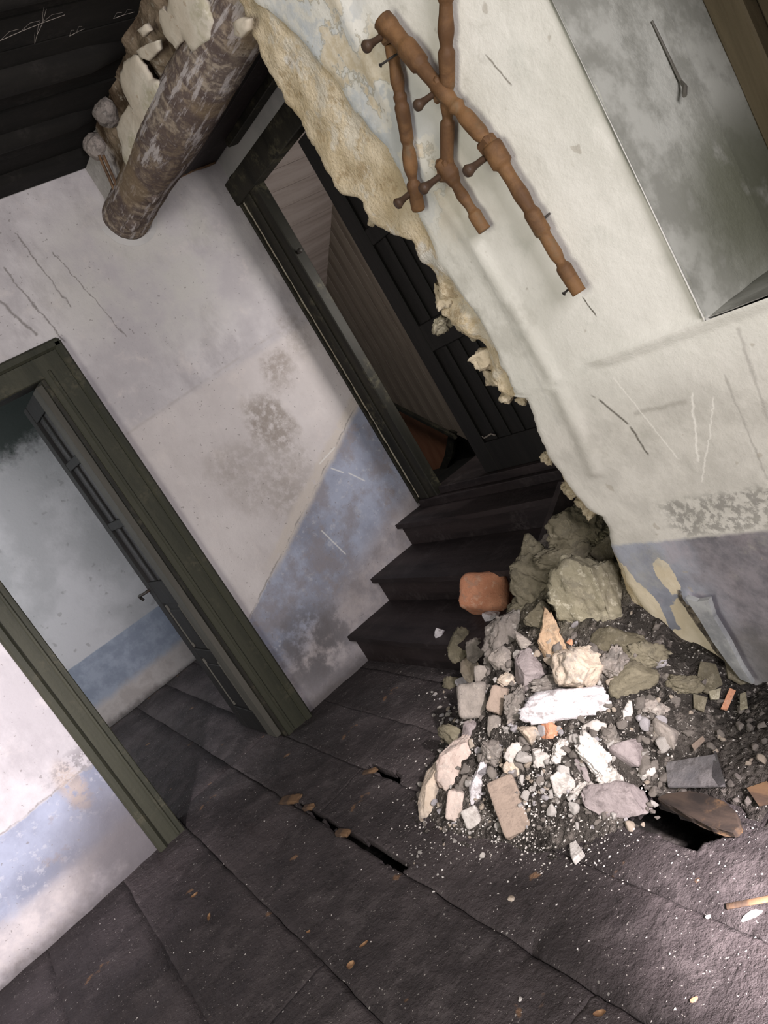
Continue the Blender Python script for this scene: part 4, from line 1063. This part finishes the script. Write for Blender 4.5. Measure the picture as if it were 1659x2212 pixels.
R_(1090, 1430, 50, 64, 's_grey', 'long grey stone leaning below the dark mortar lump', 20, 91, .6, 4, 6)
R_(1232, 1388, 16, 14, 'brick_red', 'tiny orange brick crumb on the big cream stone', 0, 93, .8, 3, 6, name='brick_crumb', cat='brick')
R_(948, 1370, 26, 34, 's_pale', 'pale small stone lying on the stair tread edge', 20, 95, .6, 3, 7)

# tile shards and strips in the shaded debris by the wall
def shard(pts, mat, label, tz=.0, th=.006, name='tile_shard', cat='tile', seed=0, lift=.02, group=None):
    P = []
    for q in pts:
        h_ = hit(*q, lift); P.append(h_)
    # fit to one plane so the sheet is flat
    c = sum(P, Vector()) / len(P); n = Vector()
    for a, b in zip(P, P[1:] + P[:1]): n += (a - c).cross(b - c)
    n.normalize(); n = n if n.z > 0 else -n
    Q = []
    for q in pts:
        d = ray(*q); t = (c - CAM).dot(n) / d.dot(n); Q.append(CAM + d * t + n * .006)
    bm = bmesh.new(); prism(bm, Q, -n * th)
    return tag(link(name, bm, MAT[mat], None, c), label, cat, group)
shard([(1512, 1430), (1545, 1436), (1560, 1480), (1528, 1500), (1500, 1485)], 's_olive', 'broken olive plaster sheet leaning at the foot of the right wall', name='plaster_sheet', cat='plaster')
shard([(1565, 1425), (1590, 1430), (1622, 1475), (1600, 1480), (1572, 1465)], 's_olive', 'long olive sliver beside the blistered wall plaster', name='plaster_sheet', cat='plaster')
shard([(1575, 1488), (1588, 1494), (1570, 1535), (1556, 1532)], 'brick_red', 'thin terracotta strip among the shaded debris', name='terracotta_strip')
shard([(1497, 1500), (1528, 1508), (1520, 1540), (1498, 1530)], 's_olive', 'square olive tile shard left of the terracotta strip')
shard([(1530, 1495), (1556, 1488), (1552, 1512), (1534, 1512)], 's_yellow', 'small pale tile shard next to the terracotta strip')
shard([(1440, 1650), (1495, 1640), (1545, 1632), (1568, 1700), (1505, 1702), (1445, 1702)], 'slate', 'large dark slate sheet behind the floor gap', name='slate_sheet')
shard([(1544, 1625), (1548, 1625), (1568, 1695), (1555, 1700), (1540, 1680)], 'dirtyglass', 'upright dusty glass splinter by the slate sheet', name='glass_splinter', cat='glass')
shard([(1495, 1612), (1520, 1592), (1523, 1600), (1500, 1622)], 'brick_brown', 'small tan tile sliver above the slate sheet')
shard([(1615, 1705), (1659, 1690), (1675, 1735), (1640, 1742)], 'rotten', 'brown wooden board end at the right frame edge', name='board_piece', cat='wood')
shard([(1600, 1502), (1612, 1498), (1616, 1530), (1600, 1535)], 's_yellow', 'pale green-grey tile chip right of the terracotta strip')
# raised rotten board over the large floor gap
bm = bmesh.new(); PP = [atZ(*q, .03) for q in ((1418, 1722), (1440, 1712), (1490, 1706), (1520, 1712), (1562, 1728), (1590, 1752), (1600, 1785), (1585, 1798), (1560, 1790), (1538, 1788), (1512, 1772), (1488, 1764), (1462, 1744), (1440, 1738))]
prism(bm, PP, Vector((0, 0, -.022))); bmesh.ops.bevel(bm, geom=list(bm.edges), offset=.004, affect='EDGES')
tag(link('broken_floorboard', bm, MAT['rotdark'], None, PP[0], ), 'splintered orange-edged floorboard lifted over the large dark gap', 'wood')
# rotted rim pieces at the long seam
for i, (px, py, w_, h_, a) in enumerate(((628, 1728, 60, 24, -30), (668, 1745, 30, 14, -30), (742, 1800, 40, 18, -38), (800, 1668, 34, 12, -20))):
    p = atZ(px, py); s_ = 1 / pxm(p) / 2; b = slab_bm(i + 3, w_ * s_, h_ * s_, .008, .12, .2)
    place('rotten_splinter', b, 'rotten', px, py, ['wide rotten brown splinter at the start of the long floor crack', 'small rotten splinter just inside the long floor crack', 'rotten splinter midway down the long floor crack', 'reddish splinter in the short gap by the heap'][i], 'wood', a, h=p + Vector((0, 0, .002)), tilt=FL)

# single chips lying on the open floor
for i, (px, py, w_, h_, mt, nm, ct, lb_) in enumerate((
    (1248, 1850, 30, 36, 's_white', 'plaster_chip', 'plaster', 'triangular white plaster chip alone on the floor before the heap'),
    (1106, 1944, 12, 13, 's_tan', 'stone', 'stone', 'small beige stone alone on the floor left of the crack hollow'),
    (1628, 1978, 44, 14, 's_white', 'plaster_chip', 'plaster', 'long white chip near the bright right floor edge'),
    (1500, 2162, 16, 9, 'brick_red', 'brick_crumb', 'brick', 'tiny bright red crumb near the bottom right corner'),
    (1530, 1982, 10, 9, 's_white', 'plaster_chip', 'plaster', 'small white chip left of the long white chip'),
    (1045, 1850, 12, 12, 's_white', 'stone', 'stone', 'small grey-white stone on the floor below the brown tile'),
    (1126, 2160, 10, 12, 's_white', 'plaster_chip', 'plaster', 'small white chip low on the floor beneath the crack hollow'))):
    p = atZ(px, py); s_ = 1 / pxm(p) / 2
    if i == 0:
        bm = bmesh.new(); P = [atZ(*q, .004) for q in ((1236, 1832), (1250, 1826), (1258, 1838), (1266, 1850), (1244, 1871), (1238, 1858))]
        prism(bm, P, Vector((0, 0, .02))); bmesh.ops.bevel(bm, geom=list(bm.edges), offset=.003, affect='EDGES')
        tag(link(nm, bm, MAT[mt], None, P[0]), lb_, ct); continue
    place(nm, rock_bm(3, 900 + i, w_ * s_ * 1.3, h_ * s_ * 1.3, min(w_, h_) * s_ * .8, 6), mt, px, py, lb_, ct, 10, h=p + Vector((0, 0, .004)), tilt=FL)
bm = bmesh.new(); box(bm, (-.05, -.008, 0), (.05, .008, .006), .002)
place('wood_splinter', bm, 'rotten', 1620, 1955, 'pale wooden splinter above the long white chip at the right edge', 'wood', -18, h=atZ(1620, 1955) + Vector((0, 0, .004)), tilt=FL)
leafs = [(455, 1985, 8, 26, 10), (790, 2045, 22, 10, 20), (762, 2090, 20, 22, 0), (423, 1938, 18, 12, 20), (1300, 2196, 30, 16, -10), (670, 2018, 10, 8, 0)]
ll = ['narrow curled orange-brown leaf on the floor at lower left', 'small oval tan leaf, upper of the two by the second seam', 'round tan leaf, lower of the two by the second seam', 'faded brown leaf below the left wall corner', 'orange leaf cut by the bottom edge of the view', 'tiny yellowish leaf bit beside the hollow with grit']
m = Mat('dry_leaf', .85, .1); n = m.noise(60, 3); MAT['leaf'] = m.out(m.mix(n.ss(.4, .6), (.20, .11, .06), (.36, .22, .12)), n, .4, .005)
for i, (px, py, w_, h_, a) in enumerate(leafs):
    p = atZ(px, py); s_ = 1 / pxm(p) / 2; bm = bmesh.new()
    def lf_(u, v):
        t = u * 2 - 1; wv = math.sqrt(max(0, 1 - t * t)) ** 1.2
        return Vector((t * w_ * s_, (v * 2 - 1) * wv * h_ * s_, .003 + .004 * (v * 2 - 1) ** 2 + .003 * t * t))
    grid(bm, 9, 5, lf_)
    place('dry_leaf', bm, 'leaf', px, py, ll[i], 'leaf', a, h=p + Vector((0, 0, .003)), tilt=FL)

# masonry stones projecting from the broken wall end
random.seed(21)
stones = [(958, 645, 60, 60), (945, 700, 46, 40), (1000, 700, 56, 50), (1040, 770, 50, 60), (1065, 820, 46, 60), (1090, 850, 40, 46), (1020, 720, 40, 36), (1125, 868, 36, 26),
          (845, 495, 44, 40), (808, 470, 40, 34), (1180, 985, 34, 40), (1225, 1060, 50, 40), (1275, 1100, 60, 34), (1250, 1085, 40, 40)]
for i, (px, py, w_, h_) in enumerate(stones):
    p = atX(px, py, XB + .06) + Vector((0, -.014, 0)); s_ = 1 / pxm(p) / 2 * .95
    b = rock_bm(4, 300 + i, w_ * s_ * 1.25, h_ * s_ * 1.25, min(w_, h_) * s_ * 1.3, 12, .5)
    me = bpy.data.meshes.new('stone'); b.to_mesh(me); b.free(); me.materials.append(MAT['s_mortar' if i not in (1, 6) else 's_yellow'])
    for q in me.polygons: q.use_smooth = True
    o = bpy.data.objects.new('stone', me); COL.objects.link(o); o.parent = wb; o.location = p; o.rotation_euler = (random.uniform(0, 3), random.uniform(0, 3), random.uniform(0, 3))

# filler stones: groups of look-alikes strewn over the heap
bases = []
for mt in ('s_white', 's_grey', 's_tan', 's_pale', 'mortar_dark'):
    for q in range(3):
        b = rock_bm(3, 500 + len(bases), 1, random.uniform(.6, .9), random.uniform(.5, .8), 8, .18)
        me = bpy.data.meshes.new('small_stone'); b.to_mesh(me); b.free(); me.materials.append(MAT[mt])
        for pg in me.polygons: pg.use_smooth = True
        bases.append(me)
GR = {0: ('chalky white mortar bit', 'mortar', '', 'mortar_bit'), 1: ('grey stone', 'stone', '', 'small_stone'), 2: ('tan stone', 'stone', '', 'small_stone'),
      3: ('pale lilac plaster bit', 'plaster', '', 'plaster_bit'), 4: ('dark dirty mortar crumb', 'mortar', '', 'mortar_crumb')}
random.seed(77)
def small(x, y, r, k, z=None):
    me = bases[k * 3 + random.randrange(3)]; g = GR[k]
    o = bpy.data.objects.new(g[3], me); COL.objects.link(o)
    o.location = (x, y, (mound_z(x, y) if z is None else z) + r * .25); o.scale = (r,) * 3
    o.rotation_euler = (random.uniform(-.8, .8), random.uniform(-.8, .8), random.uniform(0, 6.28))
    zone = 'in the shaded debris near the right wall' if (x > 1.28 and y < 1.62) else ('high on the heap' if mound_z(x, y) > .22 else ('on the left flank of the heap' if y > 2.15 else 'on the low sunlit front of the heap'))
    sz = 'larger' if r > .015 else 'small'; kd = g[0]
    tag(o, sz + ' ' + kd + ' ' + zone, g[1], sz + ' ' + kd + 's ' + zone)
cnt = 0
while cnt < 300:
    px = random.uniform(900, 1430); py = random.uniform(1320, 1800)
    # denser along the lower sunlit part
    if random.random() > .25 + .75 * max(0, min(1, (py - 1400) / 250)): continue
    p = hit(px, py); z = mound_z(p.x, p.y)
    if z < .0 or p.x > 1.6: continue
    r = random.choice((.006, .008, .008, .010, .012, .014, .018)) * random.uniform(.9, 1.2)
    small(p.x, p.y, r, random.choice((0, 0, 1, 1, 2, 3, 4, 4) if px > 1050 else (0, 1, 2, 2, 3, 1, 4))); cnt += 1
cnt = 0
while cnt < 85:
    px = random.uniform(930, 1440); py = random.uniform(1330, 1770)
    p = hit(px, py); z = mound_z(p.x, p.y)
    if z < .03 or p.x > 1.55 or (px < 1000 and py > 1540): continue
    small(p.x, p.y, random.uniform(.016, .034), random.choice((0, 1, 1, 2, 3, 4, 4, 4, 4)), z=z - .006); cnt += 1
# little white pebble clusters
for (cx_, cy_, sp, n_, r_) in ((1165, 1700, 30, 22, .010), (1130, 1735, 20, 8, .012), (1190, 1725, 18, 6, .012), (965, 1545, 26, 16, .011), (945, 1500, 14, 6, .010), (990, 1790, 40, 16, .008), (900, 1850, 24, 8, .006)):
    for i in range(n_):
        p = hit(cx_ + random.gauss(0, sp * .6), cy_ + random.gauss(0, sp * .6)); small(p.x, p.y, r_ * random.uniform(.7, 1.3), random.choice((0, 0, 3, 2)), z=max(0, mound_z(p.x, p.y)))
# darker, dimmer bits in the shade on the right
for i in range(60):
    p = hit(random.uniform(1380, 1659), random.uniform(1480, 1740))
    if p.x > 1.58: continue
    small(p.x, p.y, random.uniform(.008, .020), random.choice((1, 4, 4, 2)))

# grit: thousands of crumbs too small to count, one mesh
bm = bmesh.new(); random.seed(5)
for i in range(4200):
    if i < 2100: px = random.gauss(1170, 150); py = random.gauss(1660, 110)
    elif i < 2500: px = random.gauss(1060, 90); py = random.gauss(1820, 35)
    elif i < 3500: continue
    elif i < 3900: px = random.uniform(0, 1659); py = random.uniform(1650, 2212)
    else: px = random.uniform(1250, 1650); py = random.gauss(1830, 70)
    if px < 880 and py < 1620 or py < 1300: continue
    p = hit(px, py)
    if p.x > 1.6 or (p.z < .02 and any(inpoly(p.x, p.y, h) for h in HOLES)): continue
    if p.y > 3.7: continue
    r = random.choice((.0012, .0018, .0025, .004)) * (1 if i < 3500 else .7)
    c = p + Vector((0, 0, r * .5)); q = [Vector((random.uniform(-1, 1), random.uniform(-1, 1), random.uniform(-.6, 1))).normalized() * r for _ in range(4)]
    vs_ = [bm.verts.new(c + Vector((r, 0, 0)) + q[0] * .5), bm.verts.new(c + Vector((-r, r * .4, 0)) + q[1] * .5), bm.verts.new(c + Vector((0, -r, 0)) + q[2] * .5), bm.verts.new(c + Vector((0, 0, r * 1.1)) + q[3] * .4)]
    for a, b, d in ((0, 1, 2), (0, 1, 3), (1, 2, 3), (0, 2, 3)): bm.faces.new((vs_[a], vs_[b], vs_[d]))
tag(link('grit', bm, MAT['s_white'], None, (1.1, 2, 0)), 'fine white mortar grit scattered over the heap and floor', 'grit', kind='stuff')

# cobweb strands under the ceiling
for i, pts in enumerate((((0, 88), (45, 68), (90, 50), (140, 32)), ((75, 95), (80, 75), (92, 50), (100, 20)), ((150, 78), (165, 70), (182, 62)), ((245, 40), (268, 32), (290, 26)))):
    bm = bmesh.new(); P = [atZ(*q, 2.875 - .006 * math.sin(k * 1.7)) for k, q in enumerate(pts)]
    tube(bm, P, .0008, 4)
    for k in range(len(P) - 1): tube(bm, [P[k], P[k].lerp(P[k + 1], .5) + Vector((.01, .012, .02)), P[k + 1] + Vector((.004, .012, .015))], .0004, 4)
    tag(link('cobweb_strand', bm, MAT['s_grey'], None, P[0]), ['long dusty cobweb strand running left under the dark ceiling', 'cobweb strand crossing the long one under the dark ceiling', 'short cobweb strand right of the crossing ones', 'short cobweb strand nearest the round beam'][i], 'cobweb')
